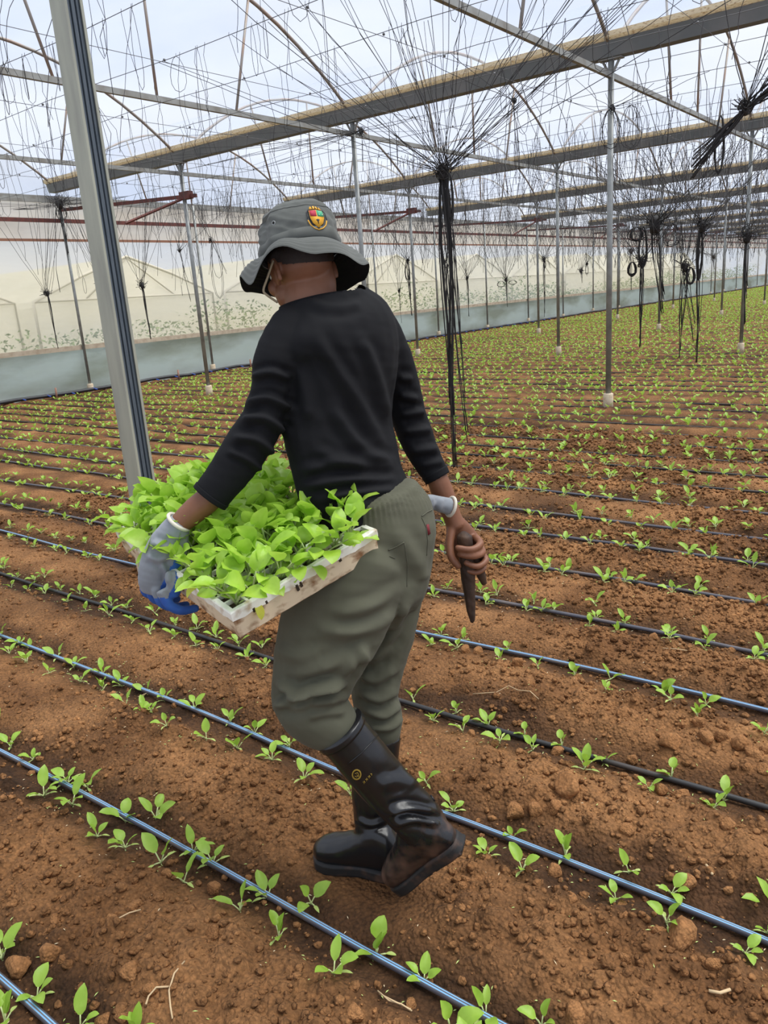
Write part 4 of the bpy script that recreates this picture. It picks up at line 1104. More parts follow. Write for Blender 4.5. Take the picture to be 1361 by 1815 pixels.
me = fuse(b, .0036, 3)
person = finish(me, 'person', M_skin, None)
set_co(person.data, co_of(person.data) - ROOT); person.location = ROOT; ORG['person'] = tuple(ROOT)
tag(person, 'person in grey bucket hat, black shirt and olive trousers, walking left with a seedling tray', 'person')
for s in (-1, 1):
    e = MB(); e.ellipsoid(HP(s * .031, .064, -.003), [.0125 * HR, .0125 * HF, .0115 * HU], 12, 8, 0); e.ellipsoid(HP(s * .031, .0735, -.006), [.0052 * HR, .0035 * HF, .0052 * HU], 10, 6, 1)
    e.build('eye', [M_eye, M_iris], person)

# hair under the hat; its dark nape edge also puts in the brim's shade
h = MB(); h.ellipsoid(HP(0, -.008, .009), [.0725 * HR, .0855 * HF, .0735 * HU], 24, 16); me = fuse(h, .005, 2)
c = co_of(me); loc = c - HC; ff = loc @ HF; uu = loc @ HU
bm = bmesh.new(); bm.from_mesh(me); bm.verts.ensure_lookup_table()
bmesh.ops.delete(bm, geom=[bm.verts[i] for i in np.where((uu < .006 + .35 * ff + .010 * (vn3(c * 60, 2) - .5)) | (ff > .055))[0]], context='VERTS')
bm.to_mesh(me); bm.free(); c = co_of(me); n = no_of(me); set_co(me, c + n * (.003 * (vn3(c * 120, 3) - .3))[:, None])
finish(me, 'hair', M_hair, person)

# ------------------------------------------------------------------ shirt
b = MB()
limb(b, TORSO, .8, 24, 4, yaw=.75)
limb(b, [(556, 522, 1.853, 62, .066), (564, 540, 1.85, 70, .076), (578, 562, 1.845, 86, .09)], 1, 20, 3)
limb(b, [(520, 572, 1.80, 36)] + L_ARM, .95, 20, 4, cap=False); limb(b, [(655, 572, 1.89, 34)] + R_ARM, .95, 20, 4, cap=False)
me = fuse(b, .0055, 4)
folds(me, [([(447, 668), (480, 660), (515, 672)], 7, .006), ([(440, 715), (475, 706), (520, 728)], 7, .006), ([(430, 745), (470, 742), (508, 770)], 8, .007), ([(415, 778), (455, 780), (490, 810)], 8, .006),
  ([(405, 800), (440, 815), (468, 838)], 6, .004), ([(520, 640), (540, 690), (548, 745)], 12, .004), ([(560, 600), (600, 660), (640, 720), (680, 800)], 11, .0045), ([(640, 600), (665, 660), (688, 740)], 10, .004),
  ([(590, 720), (620, 770), (668, 812), (700, 826)], 11, .005), ([(560, 800), (610, 815), (690, 812)], 10, .004), ([(535, 835), (600, 822), (700, 838)], 9, .0045), ([(540, 862), (620, 850), (706, 852)], 8, .005), ([(570, 885), (640, 872), (705, 868)], 7, .004),
  ([(708, 670), (730, 672)], 7, .005), ([(708, 700), (740, 708)], 7, .005), ([(710, 735), (752, 730)], 7, .006), ([(716, 765), (764, 762)], 7, .005), ([(730, 800), (776, 795)], 7, .005), ([(745, 825), (785, 818)], 6, .003),
  ([(545, 535), (590, 545), (640, 538)], 9, .003)], [(9, .003, 2), (26, .0012, 4)])
c = co_of(me)
# hollow neck opening: cut away what lies inside the collar
loc = c - HC
bm = bmesh.new(); bm.from_mesh(me); bm.verts.ensure_lookup_table()
nk = P(556, 534, 1.853); nv_ = nrm(P(556, 526, 1.853) - np.array([0, 0, CAM_H])); nu_ = nrm(P(620, 511, 1.853) - P(492, 541, 1.853)); na = nrm(np.cross(nu_, nv_)); na = na if na[2] > 0 else -na; na = nrm(na + .14 * nv_)
dn = (c - nk) @ na
bmesh.ops.delete(bm, geom=[bm.verts[i] for i in np.where(dn > .0)[0] if np.linalg.norm(c[i] - nk) < .12], context='VERTS')
bm.to_mesh(me); bm.free()
BV_SHIRT = bvh_of(me)
shirt = finish(me, 'shirt', M_shirt, person)
b = MB()   # ribbed collar, raised at the nape
ring = []
for a in np.linspace(0, 2 * math.pi, 41)[:-1]:
    v = nv_; u = nrm(np.cross(na, v)); w = np.cross(u, na)
    ring.append((nk - na * .004 + .0810 * math.cos(a) * u + .0705 * math.sin(a) * w))
b.rings([[p - na * .022 + nrm(p - nk) * .006 for p in ring], [p + nrm(p - nk) * .003 for p in ring], [p + na * .007 for p in ring], [p + na * .006 - nrm(p - nk) * .004 for p in ring], [p - na * .022 - nrm(p - nk) * .005 for p in ring]], True, False)
b.build('collar', M_shirt, shirt)
for st, nm in ((L_ARM, 'cuff'), (R_ARM, 'cuff')):
    s0, s1 = st[-2], st[-1]; f = .8
    q = [tuple(np.array(s0) * (1 - f) + np.array(s1) * f), s1]
    b = MB(); limb(b, q, .95, 24, 4, cap=False, grow=.002); b.build(nm, M_shirt, shirt)

# ------------------------------------------------------------------ trousers
b = MB()
limb(b, HIPS, 1, 24, 4, dome=.12); limb(b, L_LEG, 1, 22, 4); limb(b, R_LEG, 1, 22, 4)
me = fuse(b, .0055, 4)
folds(me, [([(735, 1050), (690, 1095), (640, 1120), (560, 1118)], 12, .006), ([(725, 1040), (660, 1075), (590, 1090)], 12, .004), ([(700, 1110), (655, 1150), (600, 1178), (520, 1195)], 13, .006),
  ([(640, 1160), (600, 1205), (540, 1225), (495, 1222)], 10, .007), ([(620, 1212), (560, 1222), (515, 1240), (486, 1252)], 8, .011), ([(600, 1240), (550, 1248), (500, 1255)], 8, .006), ([(488, 1150), (530, 1165), (570, 1160)], 12, .004),
  ([(492, 1205), (520, 1232), (560, 1236)], 8, .006), ([(545, 1270), (580, 1262), (612, 1262)], 8, .004), ([(640, 1140), (650, 1170), (700, 1150)], 9, .005), ([(640, 1195), (665, 1205), (702, 1185)], 8, .006), ([(640, 1225), (670, 1240), (704, 1222)], 8, .006),
  ([(645, 1255), (680, 1270), (708, 1250)], 7, .006), ([(652, 1288), (690, 1290), (712, 1272)], 6, .005), ([(720, 1070), (700, 1120), (660, 1170)], 9, .005), ([(700, 940), (740, 1000), (752, 1030)], 14, .003)], [(8, .003, 5), (22, .0015, 3)])
# gathers of the elastic waist
c = co_of(me); n = no_of(me); q = PROJ(c)
wl = 898 - .42 * (q[:, 0] - 662)
dw = np.clip(1 - np.abs(q[:, 1] - wl - 8) / 46, 0, 1) * (q[:, 1] < wl + 60)
ang = np.arctan2(*( (c - P(655, 900, 1.785)) @ np.array([RH, FH]).T ).T)
set_co(me, c + n * (.0022 * dw * np.sin(ang * 62 + 3 * vn3(c * 9, 1)))[:, None])
BV_PANTS = bvh_of(me)
pants = finish(me, 'trousers', M_pants, person)
b = MB()
stripe(b, BV_PANTS, [(688, 975), (702, 969), (716, 961)], .0016, .001); stripe(b, BV_PANTS, [(717, 963), (722, 1000), (721, 1040)], .0009, .0006)
stripe(b, BV_PANTS, [(690, 986), (700, 990)], .0009, .001)
b.build('pocket', M_pants, pants)
b = MB(); stripe(b, BV_PANTS, [(747, 915), (756, 908), (768, 902)], .0016, .001); stripe(b, BV_PANTS, [(747, 917), (755, 935), (758, 960), (756, 985)], .001, .0006); b.build('pocket', M_pants, pants)
b = MB(); patch(b, BV_PANTS, [(755, 930), (759, 929), (762, 946), (758, 948)], .002); b.build('pocket_tag', mat('red_tag', (.16, .012, .018), .7), pants)

# ------------------------------------------------------------------ rubber boots
def boot(shaft, heel, toe, upv, lbl, mud):
    heel = np.asarray(heel, float); toe = np.asarray(toe, float)
    fx = nrm(toe - heel); fz = nrm(upv - fx * (upv @ fx)); fy = np.cross(fz, fx); L = np.linalg.norm(toe - heel)
    def X(x, y, z): return heel + x * L * fx + y * fy + z * fz
    b = MB()
    rings = []
    for x, w, z0, hh in ((-.005, .016, .035, .05), (.02, .028, .015, .09), (.10, .035, .010, .125), (.22, .037, .010, .14), (.36, .036, .012, .125), (.50, .038, .012, .098), (.66, .044, .012, .080), (.80, .046, .012, .068), (.91, .039, .013, .055), (.975, .024, .016, .042), (1.0, .010, .02, .03)):
        rings.append([X(x, w * math.copysign(abs(math.cos(a)) ** .8, math.cos(a)), z0 + hh * (.5 + .5 * math.copysign(abs(math.sin(a)) ** .75, math.sin(a)))) for a in [2 * math.pi * k / 20 for k in range(20)]])
    b.rings(rings, True, True)
    limb(b, shaft, 1, 22, 4, cap=False)
    me = fuse(b, .0045, 4)
    return me, X, L
def sole_of(X, parent):
    out = [(0, .0), (.01, .02), (.06, .032), (.16, .036), (.3, .034), (.42, .031), (.56, .036), (.7, .045), (.82, .047), (.92, .040), (.985, .02), (1.005, 0)]
    loop = [(x, w) for x, w in out] + [(x, -w) for x, w in out[-2:0:-1]]
    b = MB(); b.rings([[X(x, w * 1.04, z) for x, w in loop] for z in (-.004, .0, .018, .024)], True, True)
    for k in range(9):   # tread bars
        x = .06 + k * .105; b.box(X(x, 0, -.004), (.007, .03, .004), np.array([nrm(X(1, 0, 0) - X(0, 0, 0)), nrm(X(0, 1, 0) - X(0, 0, 0)), nrm(X(0, 0, 1) - X(0, 0, 0))]))
    b.build('sole', M_sole, parent)
heelR = np.array([0, 0, .005]) + (-.022) * RH + 1.742 * FH; toeR = np.array([0, 0, .005]) + (-.258) * RH + 1.832 * FH
me, XR, LR = boot(R_SHAFT, heelR, toeR, np.array([0, 0, 1.0]), '', 0)
folds(me, [([(632, 1450), (660, 1462), (700, 1445)], 5, .003)], [(14, .0015, 2)])
bootR = finish(me, 'boot', M_boot, person, None, ('mud', lambda c: np.clip(.36 - 2.8 * c[:, 2], 0, .36)))
sole_of(XR, bootR)
toeL = P(704, 1570, 1.70); heelL = P(822, 1492, 1.615)
upL = nrm(P(640, 1340, 1.645) - P(745, 1462, 1.645))
me, XL, LL = boot(L_SHAFT, heelL, toeL, upL, '', 1)
print('boot length', LR, LL, 'toe', toeL, 'heel', heelL)
folds(me, [([(690, 1440), (725, 1432), (770, 1440)], 7, .007), ([(700, 1462), (735, 1452), (780, 1462)], 7, .005), ([(672, 1395), (700, 1385), (735, 1392)], 12, .003), ([(720, 1350), (740, 1395)], 14, .003)], [(10, .002, 2)])
BV_BOOT = bvh_of(me)
bootL = finish(me, 'boot', M_boot, person, None, ('mud', lambda c: np.clip(.62 - 3.6 * ((c - heelL) @ upL), 0, .55)))
tag(bootL, 'nearer boot with lifted muddy heel and yellow mark')
sole_of(XL, bootL)
b = MB(); limb(b, [L_SHAFT[0], tuple(np.array(L_SHAFT[0]) * .75 + np.array(L_SHAFT[1]) * .25)], 1, 28, 3, cap=False, grow=.004); b.build('top_band', M_boot, bootL)
b = MB(); stripe(b, BV_BOOT, [(617, 1354), (640, 1335), (662, 1312), (681, 1293)], .0016, .0005); b.build('strap_ridge', M_boot, bootL); b = MB(); stripe(b, BV_BOOT, [(681, 1293), (720, 1345), (752, 1395), (770, 1420)], .0022, .0008)
b.build('seam_ridge', M_boot, bootL)
for k in range(4):
    b = MB(); stripe(b, BV_BOOT, [(772 + 7 * k, 1428 + 9 * k), (784 + 7 * k, 1420 + 9 * k), (795 + 5 * k, 1420 + 10 * k)], .0026, .001)
    if b.v: b.build('heel_ridge', M_boot, bootL)
b = MB(); M_yellow = mat('yellow_print', (.36, .24, .03), .6)
for k in range(20):
    a0, a1 = 2 * math.pi * k / 20, 2 * math.pi * (k + 1) / 20; e = lambda a, r: (632 + r * math.cos(a) * .88 - 1.5 * math.sin(a), 1373 + r * math.sin(a) + 1.5 * math.cos(a))
    patch(b, BV_BOOT, [e(a0, 9.5), e(a1, 9.5), e(a1, 7), e(a0, 7)], .0006, 0, .0008)
for pl in ([(629, 1371), (634, 1369), (636, 1374), (632, 1377), (629, 1375)], [(632, 1373), (637, 1377)]): stripe(b, BV_BOOT, pl, .0008, .0006)
for k in range(7):   # small slanting lettering, too small to read
    x = 643 + 2.2 * k; y = 1386 - 2.4 * k
    stripe(b, BV_BOOT, [(x, y), (x + 2.2, y + 3.2)] if k % 2 else [(x, y), (x + 2.4, y - .4), (x + 2.2, y + 3)], .0006, .0006)
b.build('logo', M_yellow, bootL)

# ------------------------------------------------------------------ worn glove on the left hand
b = MB()
build_hand(b, hand_points_left(), .0125, [(316, 928, 1.66, 22, .030), (302, 958, 1.657, 33, .028), (288, 995, 1.652, 38, .026), (277, 1030, 1.65, 33, .022), (274, 1048, 1.65, 24, .016)])
b.ellipsoid(P(308, 1035, 1.615), [.016 * RH, .02 * FH, .034 * np.array([0, 0, 1])], 12, 8)
me = fuse(b, .0034, 3)
folds(me, [([(262, 985), (280, 992), (300, 985)], 6, .003), ([(270, 960), (290, 968), (312, 962)], 6, .003), ([(285, 1000), (296, 1015), (298, 1035)], 5, .003)], [(60, .001, 2)])
pn = nrm(P(330, 1010, 1.69) - P(285, 1000, 1.65))
hc_ = P(287, 1000, 1.652)
pick = lambda fc, fn: ((((fc - hc_) @ pn > .006) & (PROJ(fc)[:, 1] > 984)) | (PROJ(fc)[:, 1] > 1060)).astype(int)
glove = finish(me, 'glove', [M_glove, M_bluecoat], person, pick)
b = MB(); cr = []
c0 = P(317, 925, 1.66); ax = nrm(P(345, 902, 1.66) - P(302, 958, 1.657)); v = nrm(c0 - np.array([0, 0, CAM_H])); u = nrm(np.cross(ax, v)); w = np.cross(u, ax)
rim = [c0 + .0268 * math.cos(a) * u + .031 * math.sin(a) * w for a in np.linspace(0, 2 * math.pi, 25)]
b.tube(rim, .0042, 8, 0, False); b.build('glove_cuff', M_cuff, glove)

# ------------------------------------------------------------------ bucket hat
RIM_C = P(541, 487, 1.86); ra = (P(656, 460, 1.89) - P(427, 480, 1.845)) / 2; rb = (P(541, 447, 1.735) - P(541, 528, 1.985)) / 2
rb = rb - nrm(ra) * (nrm(ra) @ rb) * .3
HN_ = nrm(np.cross(ra, rb)); HN_ = HN_ if HN_[2] > 0 else -HN_
SC = P(533, 452, 1.865); sa = (P(602, 427, 1.885) - P(464, 452, 1.85)) / 2; sb = rb * (np.linalg.norm(sa) / np.linalg.norm(ra)) * 1.04
def seam(a, k=1.0, hgt=0.0): return SC + k * (math.cos(a) * sa + math.sin(a) * sb) + hgt * HN_
def gw(a, c0, w): d = (a - math.radians(c0) + math.pi) % (2 * math.pi) - math.pi; return math.exp(-(d / math.radians(w)) ** 2)
def brim_edge(a):
    p = RIM_C + math.cos(a) * ra + math.sin(a) * rb
    return p + np.array([0, 0, 1]) * (-.036 * gw(a, 146, 15) - .014 * gw(a, 30, 18) + .012 * gw(a, 108, 18) + .010 * gw(a, 180, 12) + .006 * math.sin(3 * a + 1) + .004 * math.sin(7 * a))
AN = [2 * math.pi * k / 96 for k in range(96)]
hat = None
b = MB()
PROF = [(0, 1.0), (.008, 1.03), (.022, 1.035), (.024, 1.02), (.05, 1.0), (.068, .968), (.078, .93), (.0795, .918), (.090, .84), (.100, .69), (.1065, .48), (.111, .22), (.112, .1)]
def crown(a, hgt):
    hs = [p[0] for p in PROF]; ks = [p[1] for p in PROF]; k = np.interp(hgt, hs, ks)
    p = seam(a, k, hgt); n = vn3(np.array(p) * 24, 4) - .5 + .35 * (vn3(np.array(p) * 70, 2) - .5)
    return p + nrm(p - SC - HN_ * .03) * (.014 * n * min(1, hgt / .02) - .007 * gw(a, 150, 14) * (hgt < .08))
HL = sorted(set([p[0] for p in PROF] + list(np.linspace(0, .112, 36))))
b.rings([[crown(a, z) for a in AN] for z in HL], True, False)
b.add([crown(a, .112) for a in AN] + [SC + .1125 * HN_], [(i, (i + 1) % 96, 96) for i in range(96)])
hat = b.build('bucket_hat', M_hat, person)
b = MB(); NS = 36; top = []
for k in range(NS + 1):
    t = k / NS; top.append([(1 - t) * seam(a, 1.01) + t * brim_edge(a) + np.array([0, 0, .010 * math.sin(math.pi * t)]) + HN_ * (.0011 * math.sin(t * 44) + .005 * (vn3(np.array(seam(a, 1 + t)) * 26, 1) - .5) * t) for a in AN])
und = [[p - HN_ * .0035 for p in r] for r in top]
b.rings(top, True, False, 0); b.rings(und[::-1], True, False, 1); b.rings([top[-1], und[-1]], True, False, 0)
b.build('brim', [M_hat, M_hatshade], hat)
b = MB()
b.rings([[crown(a, z) + nrm(crown(a, z) - SC) * o_ for a in AN] for z, o_ in ((.001, .0005), (.002, .0028), (.011, .0022), (.0215, .0028), (.0225, .0005))], True, False); b.build('hat_band', M_hat, hat)
b = MB(); b.tube([crown(a, .0788) + HN_ * .001 for a in AN + [0]], .0012, 5); b.build('crown_seam', M_hat, hat)
# emblem: gold outlined shield, sewn on the back of the crown
EA = math.radians(64); EH = .043
def em(s, t, off=.0015, K=1.28):
    """s across, t up in metres around the emblem centre"""
    s *= K; t *= K
    a = EA - s / .088; p = crown(a, EH + t); return p + nrm(p - SC - HN_ * (EH + t)) * (off + .0016)
def em_poly(b, poly, off, m_):
    n = len(poly); c = (sum(q[0] for q in poly) / n, sum(q[1] for q in poly) / n)
    vs = [em(*q, off) for q in poly] + [em(*q, off - .0012) for q in poly] + [em(*c, off + .0004)]
    b.add(vs, [(i, (i + 1) % n, 2 * n) for i in range(n)] + [(i, n + i, n + (i + 1) % n, (i + 1) % n) for i in range(n)], m_)
M_gold = mat('gold_thread', (.72, .36, .02), .6, 0, None, (900, .3, .0008)); M_redt = mat('red_thread', (.42, .02, .05), .7); M_greent = mat('green_thread', (.05, .36, .18), .7); M_blkt = mat('navy_thread', (.012, .012, .02), .7)
b = MB()
sh = [(-.0125, .012), (0, .0135), (.0125, .012), (.0125, -.002), (.009, -.011), (0, -.019), (-.009, -.011), (-.0125, -.002)]
em_poly(b, [(x * 1.12, y * 1.08) for x, y in sh], .0012, 3)
em_poly(b, sh, .002, 0)
em_poly(b, [(-.0118, .0115), (-.0006, .0128), (-.0006, .001), (-.0118, .001)], .0028, 1); em_poly(b, [(.0006, .0128), (.0118, .0115), (.0118, .001), (.0006, .001)], .0028, 2)
em_poly(b, [(-.0115, .0145), (-.009, .021), (0, .024), (.009, .021), (.0115, .0145), (0, .0165)], .002, 0)
for s in (-.0055, 0, .0055): em_poly(b, [(s - .0006, .016), (s + .0006, .016), (s + .0006, .022), (s - .0006, .022)], .003, 3)
em_poly(b, [(-.003, -.0055), (0, -.004), (.003, -.0055), (.001, -.008), (0, -.013), (-.001, -.008)], .003, 3)
for x0, y0 in ((.003, .004), (.007, .009), (.0085, .004), (.004, .009)): em_poly(b, [(x0, y0), (x0 + .0012, y0 + .001), (x0 + .002, y0), (x0 + .001, y0 - .001)], .0036, 4)
for s in (-1, 1):
    b.tube([em(s * x, y, .0015) for x, y in ((.0135, .014), (.017, .008), (.0165, .0), (.0175, -.004))], .0009, 5, 3)
    b.tube([em(s * x, y, .0015) for x, y in ((.0165, -.006), (.0135, -.014), (.008, -.0195), (.0, -.0225))], .0013, 5, 0)
b.build('emblem', [M_gold, M_redt, M_greent, M_blkt, M_cuff], hat)
b = MB(); ea = math.radians(126); ez = .052; ec = crown(ea, ez); en = nrm(ec - SC - HN_ * ez); eu = nrm(np.cross(en, HN_)); ew = np.cross(en, eu)
b.tube([ec + en * .001 + .0042 * (math.cos(q) * eu + math.sin(q) * ew) for q in np.linspace(0, 6.283, 15)], .0014, 6, 0); b.ellipsoid(ec, [.0036 * eu, .0036 * ew, .0012 * en], 10, 6, 1)
b.build('eyelet', [M_steel, M_hatshade], hat)
b = MB(); b.tube(catmull([P(484, 462, 1.80), P(474, 492, 1.79), P(467, 514, 1.79), P(473, 523, 1.79), P(492, 536, 1.80)], 4), .0026, 6)
b.build('chin_cord', mat('tan_cord', (.30, .24, .15), .8), hat)

# ------------------------------------------------------------------ things carried: spare glove in the pocket, forked planting stick
GP = [(750, 905, 1.80, 9, .012), (752, 893, 1.81, 11, .014), (760, 889, 1.825, 13, .016), (778, 893, 1.84, 14, .019), (797, 898, 1.85, 16, .022)]
b = MB(); limb(b, GP, 1, 18, 4, cap=False); me = fuse(b, .0035, 2); folds(me, [([(765, 880), (768, 892), (764, 902)], 4, .002), ([(782, 884), (778, 905)], 5, .002)], [(50, .0012, 3)])
g0 = P(760, 895, 1.82)
pick = lambda fc, fn: (PROJ(fc)[:, 0] < 757).astype(int)
pg = finish(me, 'work_glove', [M_glove, M_bluecoat], None, pick); set_co(pg.data, co_of(pg.data) - g0); pg.location = g0; ORG[pg.name] = tuple(g0)
tag(pg, 'spare grey knit glove tucked into the back trouser pocket, cream cuff out', 'glove')
c0 = P(799, 898, 1.85); ax = nrm(P(799, 898, 1.85) - P(778, 893, 1.84)); v = nrm(c0 - np.array([0, 0, CAM_H])); u = nrm(np.cross(ax, v)); w = np.cross(u, ax)
b = MB(); b.tube([c0 + .0235 * math.cos(a) * u + .024 * math.sin(a) * w for a in np.linspace(0, 6.283, 25)], .004, 8, 0, False); b.build('glove_cuff', M_cuff, pg)
M_stick = mat('dark_wet_wood', (.030, .014, .007), .7, 0, (26, (.075, .034, .014), .42, .68, (1, 1, .35)), (60, .5, .004))
s0 = P(824, 958, 1.878)
b = MB(); ln = [(823, 947, 1.880, 9), (823, 953, 1.880, 14), (826, 985, 1.878, 13), (829, 1010, 1.874, 13.5), (831, 1040, 1.872, 11), (834, 1075, 1.868, 8.5), (837, 1098, 1.865, 5), (838, 1102, 1.865, 3)]
limb(b, ln, 1, 14, 4); me = fuse(b, .003, 1); c = co_of(me); n = no_of(me); set_co(me, c + n * (.0035 * (vn3(c * np.array([90, 90, 25]), 2) - .5))[:, None])
stick = finish(me, 'planting_stick', M_stick, None); set_co(stick.data, co_of(stick.data) - s0); stick.location = s0; ORG[stick.name] = tuple(s0)
tag(stick, 'dark forked wooden planting stick held point down in the bare right hand', 'stick')
b = MB(); limb(b, [(838, 982, 1.882, 8), (848, 1005, 1.885, 9), (853, 1020, 1.885, 8), (858, 1034, 1.885, 5)], 1, 12, 3); b.build('fork_stub', M_stick, stick)
# ------------------------------------------------------------------ seed tray under the left arm, every plug with its seedling
TN, TR, TL = P(408, 1088, 1.42), P(668, 938, 1.64), P(203, 940, 1.89)
tx = nrm(TR - TN); W_T = np.linalg.norm(TR - TN); tl = TL - TN; ty = nrm(tl - tx * (tl @ tx)); L_T = tl @ ty; tz = np.cross(tx, ty); tz = tz if tz[2] > 0 else -tz
AX = np.array([tx, ty, tz]); TH = .070
def TP(u, v, z): return TN + tx * u + ty * v + tz * z
M_poly = mat('stained_polystyrene', (.68, .55, .38), .8, 0, (24, (.24, .12, .05), .47, .64, (1, 1, 1.6)), (120, .25, .002))
M_polytop = mat('white_tray_ribs', (.84, .82, .74), .75, 0, (30, (.50, .38, .25), .54, .70))
M_peat = mat('dark_plug_compost', (.028, .018, .012), .95, 0, (60, (.06, .035, .02), .4, .7), (90, .7, .006))
tray = thing('seed_tray', TP(W_T / 2, L_T / 2, -TH), 'dirty white seed tray full of seedlings, carried level under the left arm', 'tray')
NU, NV = 10, 17
b = MB(); rim = .012
# tapered outer walls with a lip
def frame(u0, v0, z): return [TP(u0, v0, z), TP(W_T - u0, v0, z), TP(W_T - u0, L_T - v0, z), TP(u0, L_T - v0, z)]
# subdivided so that the worn edge can wander
def ringpts(ins, z, n=28):
    c = [(ins, ins), (W_T - ins, ins), (W_T - ins, L_T - ins), (ins, L_T - ins)]; out = []
    for i in range(4):
        for k in range(n):
            t = k / n; u = c[i][0] * (1 - t) + c[(i + 1) % 4][0] * t; v = c[i][1] * (1 - t) + c[(i + 1) % 4][1] * t
            out.append(TP(u, v, z) + (tx + ty) * .0012 * (vnoise(u * 60 + z * 90, v * 60, 3) - .5) + tz * .0016 * (vnoise(u * 40, v * 40 + 5, 6) - .5))
    return out
def worn(ins, z, amp):
    return [p + tz * amp * (fbm((p - TN) @ tx * 45, (p - TN) @ ty * 45, 3, 8) - .5) for p in ringpts(ins, z)]
b.rings([ringpts(.012, -TH), ringpts(.006, -TH + .005), worn(.0045, -.05, .0), worn(.004, -.034, .004), worn(.004, -.018, .012), worn(.008, -.014, .012)], True, False)
b.add(frame(.012, .012, -TH), [(3, 2, 1, 0)])
b.build('tray_body', M_poly, tray, False)
b = MB(); b.rings([worn(.005, -.024, .016), worn(.0005, -.0225, .016), ringpts(.0, -.012), ringpts(.0, -.002), ringpts(.002, .001), ringpts(rim, .0), ringpts(rim + .001, -.012)], True, False)
b.build('tray_rim', M_polytop, tray, False)
iu = (W_T - 2 * rim) / NU; iv = (L_T - 2 * rim) / NV
b = MB()
for i in range(1, NU): b.box(TP(rim + i * iu, L_T / 2, -.006), (.0028, L_T / 2 - rim, .0058), AX)
for j in range(1, NV): b.box(TP(W_T / 2, rim + j * iv, -.0062), (W_T / 2 - rim, .0028, .0056), AX)
b.build('cell_ribs', M_polytop, tray, False)
b = MB(); g = []
for j in range(NV * 3 + 1):
    g.append([TP(rim + (W_T - 2 * rim) * i / (NU * 3), rim + (L_T - 2 * rim) * j / (NV * 3), -.010 + .004 * (vnoise(i * 1.3, j * 1.3, 5) - .5)) for i in range(NU * 3 + 1)])
b.rings(g, False, False); b.build('compost', M_peat, tray)
# dark cracks and chips of the worn edge
b = MB()
for u, s in ((.155, .010), (.165, .008), (.27, .005), (.08, .004), (.215, .004), (.05, .005)):
    b.box(TP(u, .0018, -.016 - s), (.0028 if s > .007 else s * .6, .0014, s), np.array([nrm(tx + .15 * tz), ty, nrm(tz - .15 * tx)]))
b.build('edge_chip', M_peat, tray, False)
b = MB(); b.box(TP(.215, .026, .022), (.007, .001, .016), np.array([tx, ty, nrm(tz + .3 * tx)])); b.build('plant_tag', mat('white_plastic', (.8, .8, .8), .4), tray, False)
M_tleaf = mat('lush_leaf', (.36, .60, .05), .36, 0, (24, (.52, .74, .12), .35, .7), (120, .2, .002), .42)
M_yleaf = mat('yellowing_leaf', (.62, .58, .06), .5, 0, (20, (.50, .60, .08), .4, .7), None, .35)
M_tstem = mat('pale_plug_stem', (.45, .55, .22), .5, 0, None, None, .25)
TPROTO = []; rq = random.Random(9)
for i in range(9):
    n_l = rq.choice([3, 4, 4]); a0 = rq.uniform(0, 6.28); lv = []
    for k in range(n_l):
        q = MB(); leaf_mesh(q, (0, 0, .0), a0 + k * 2.1 + rq.uniform(-.4, .4), rq.uniform(.03, .42), rq.uniform(.034, .060), rq.uniform(.036, .052), rq.uniform(.0135, .0185), rq.uniform(.4, 1.3), rq.uniform(.1, .5), 0, 6, rq.uniform(-.5, .5))
        mm = bpy.data.meshes.new('leaf'); mm.from_pydata(q.v, [], q.f); mm.materials.append(M_tleaf); mm.materials.append(M_tstem)
        mm.polygons.foreach_set('material_index', q.m); mm.polygons.foreach_set('use_smooth', [True] * len(q.f)); lv.append(mm)
    s = MB(); s.tube([(0, 0, -.006), (.001, 0, .008)], [.0022, .0018], 5)
    sm = bpy.data.meshes.new('plug_seedling'); sm.from_pydata(s.v, [], s.f); sm.materials.append(M_tstem); TPROTO.append((sm, lv))
YL = []; GL = []
for i in range(4):
    q = MB(); leaf_mesh(q, (0, 0, 0), 0, .75 + .14 * i, .022, .040, .014, .9, .3, 0, 6)
    mm = bpy.data.meshes.new('leaf'); mm.from_pydata(q.v, [], q.f); mm.materials.append(M_tleaf); mm.materials.append(M_tstem)
    mm.polygons.foreach_set('material_index', q.m); mm.polygons.foreach_set('use_smooth', [True] * len(q.f)); GL.append(mm)
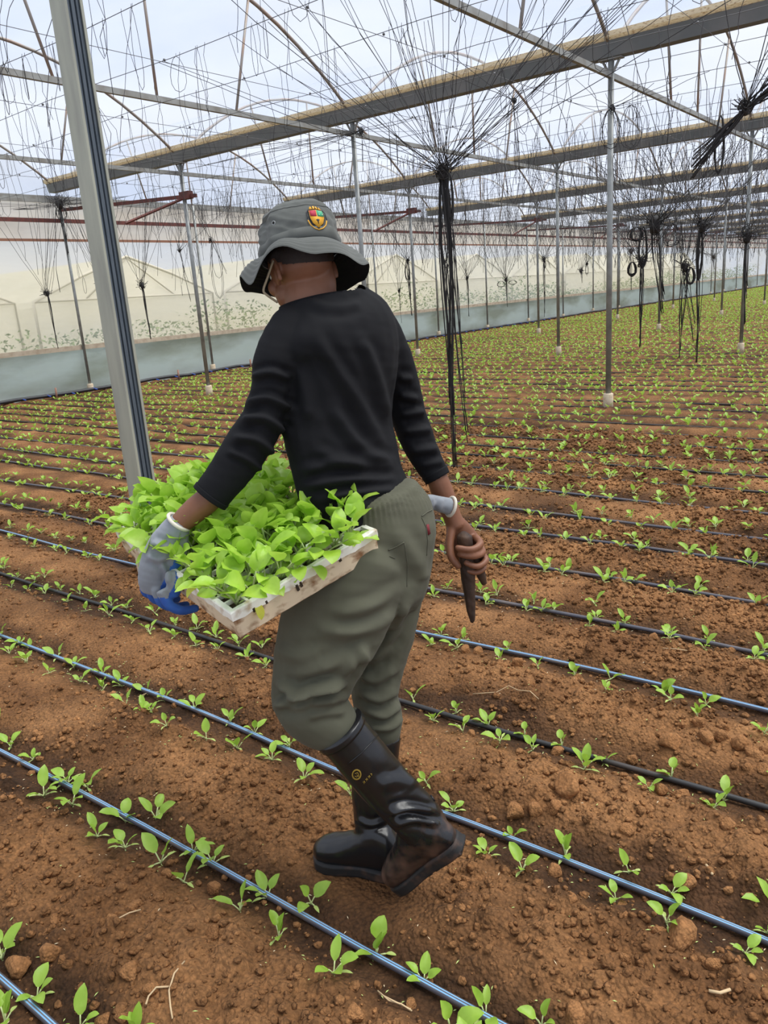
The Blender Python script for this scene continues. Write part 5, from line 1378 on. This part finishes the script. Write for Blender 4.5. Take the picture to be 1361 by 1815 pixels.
for i in range(3):
    q = MB(); leaf_mesh(q, (0, 0, 0), 0, 1.0 + .2 * i, .02, .030, .008, 1.0, .3, 0, 5)
    mm = bpy.data.meshes.new('yellow_leaf'); mm.from_pydata(q.v, [], q.f); mm.materials.append(M_yleaf); mm.materials.append(M_tstem)
    mm.polygons.foreach_set('material_index', q.m); mm.polygons.foreach_set('use_smooth', [True] * len(q.f)); YL.append(mm)
upq = Matrix(((tx[0], ty[0], tz[0]), (tx[1], ty[1], tz[1]), (tx[2], ty[2], tz[2])))
for j in range(NV):
    for i in range(NU):
        if i >= 6 and j == 0 and rq.random() < .25: continue     # bare plugs at the right front corner
        if rq.random() < .04: continue
        p = TP(rim + (i + .5) * iu, rim + (j + .5) * iv, -.008)
        sm, lv = TPROTO[rq.randrange(9)]; s = rq.uniform(1.0, 1.35) * (.95 if j == 0 or i == 0 else 1.0)
        o = bpy.data.objects.new('plug_seedling', sm); COL.objects.link(o); o.location = p
        lean = Matrix.Rotation((.5 if j == 0 else .2 if j == 1 else .0) + rq.uniform(-.15, .15), 3, Vector(tx)) @ Matrix.Rotation((-.35 if i == 0 else 0) + rq.uniform(-.15, .15), 3, Vector(ty))
        o.rotation_euler = (lean @ Matrix.Rotation(rq.uniform(0, 6.28), 3, 'Z')).to_euler(); o.scale = (s, s, s)
        for mm in lv:
            c = bpy.data.objects.new('leaf', mm); COL.objects.link(c); c.parent = o
        for k in range(1 if j == 0 else 2 if (j == 1 or i <= 1) else 0):
            c = bpy.data.objects.new('leaf', GL[rq.randrange(4)]); COL.objects.link(c); c.parent = o; c.rotation_euler = (0, 0, rq.uniform(0, 6.28))
        if (j == 0 or i == 0) and rq.random() < .5:
            c = bpy.data.objects.new('yellow_leaf', YL[rq.randrange(3)]); COL.objects.link(c); c.parent = o; c.rotation_euler = (0, 0, rq.uniform(0, 6.28))
        tag(o, 'leafy tray seedling, %s row back from the front edge, %s plug from the gloved side' % (ORD[j + 1], ORD[i + 1]), 'seedling', 'seedlings in the tray')
print('tray', W_T, L_T, tz)
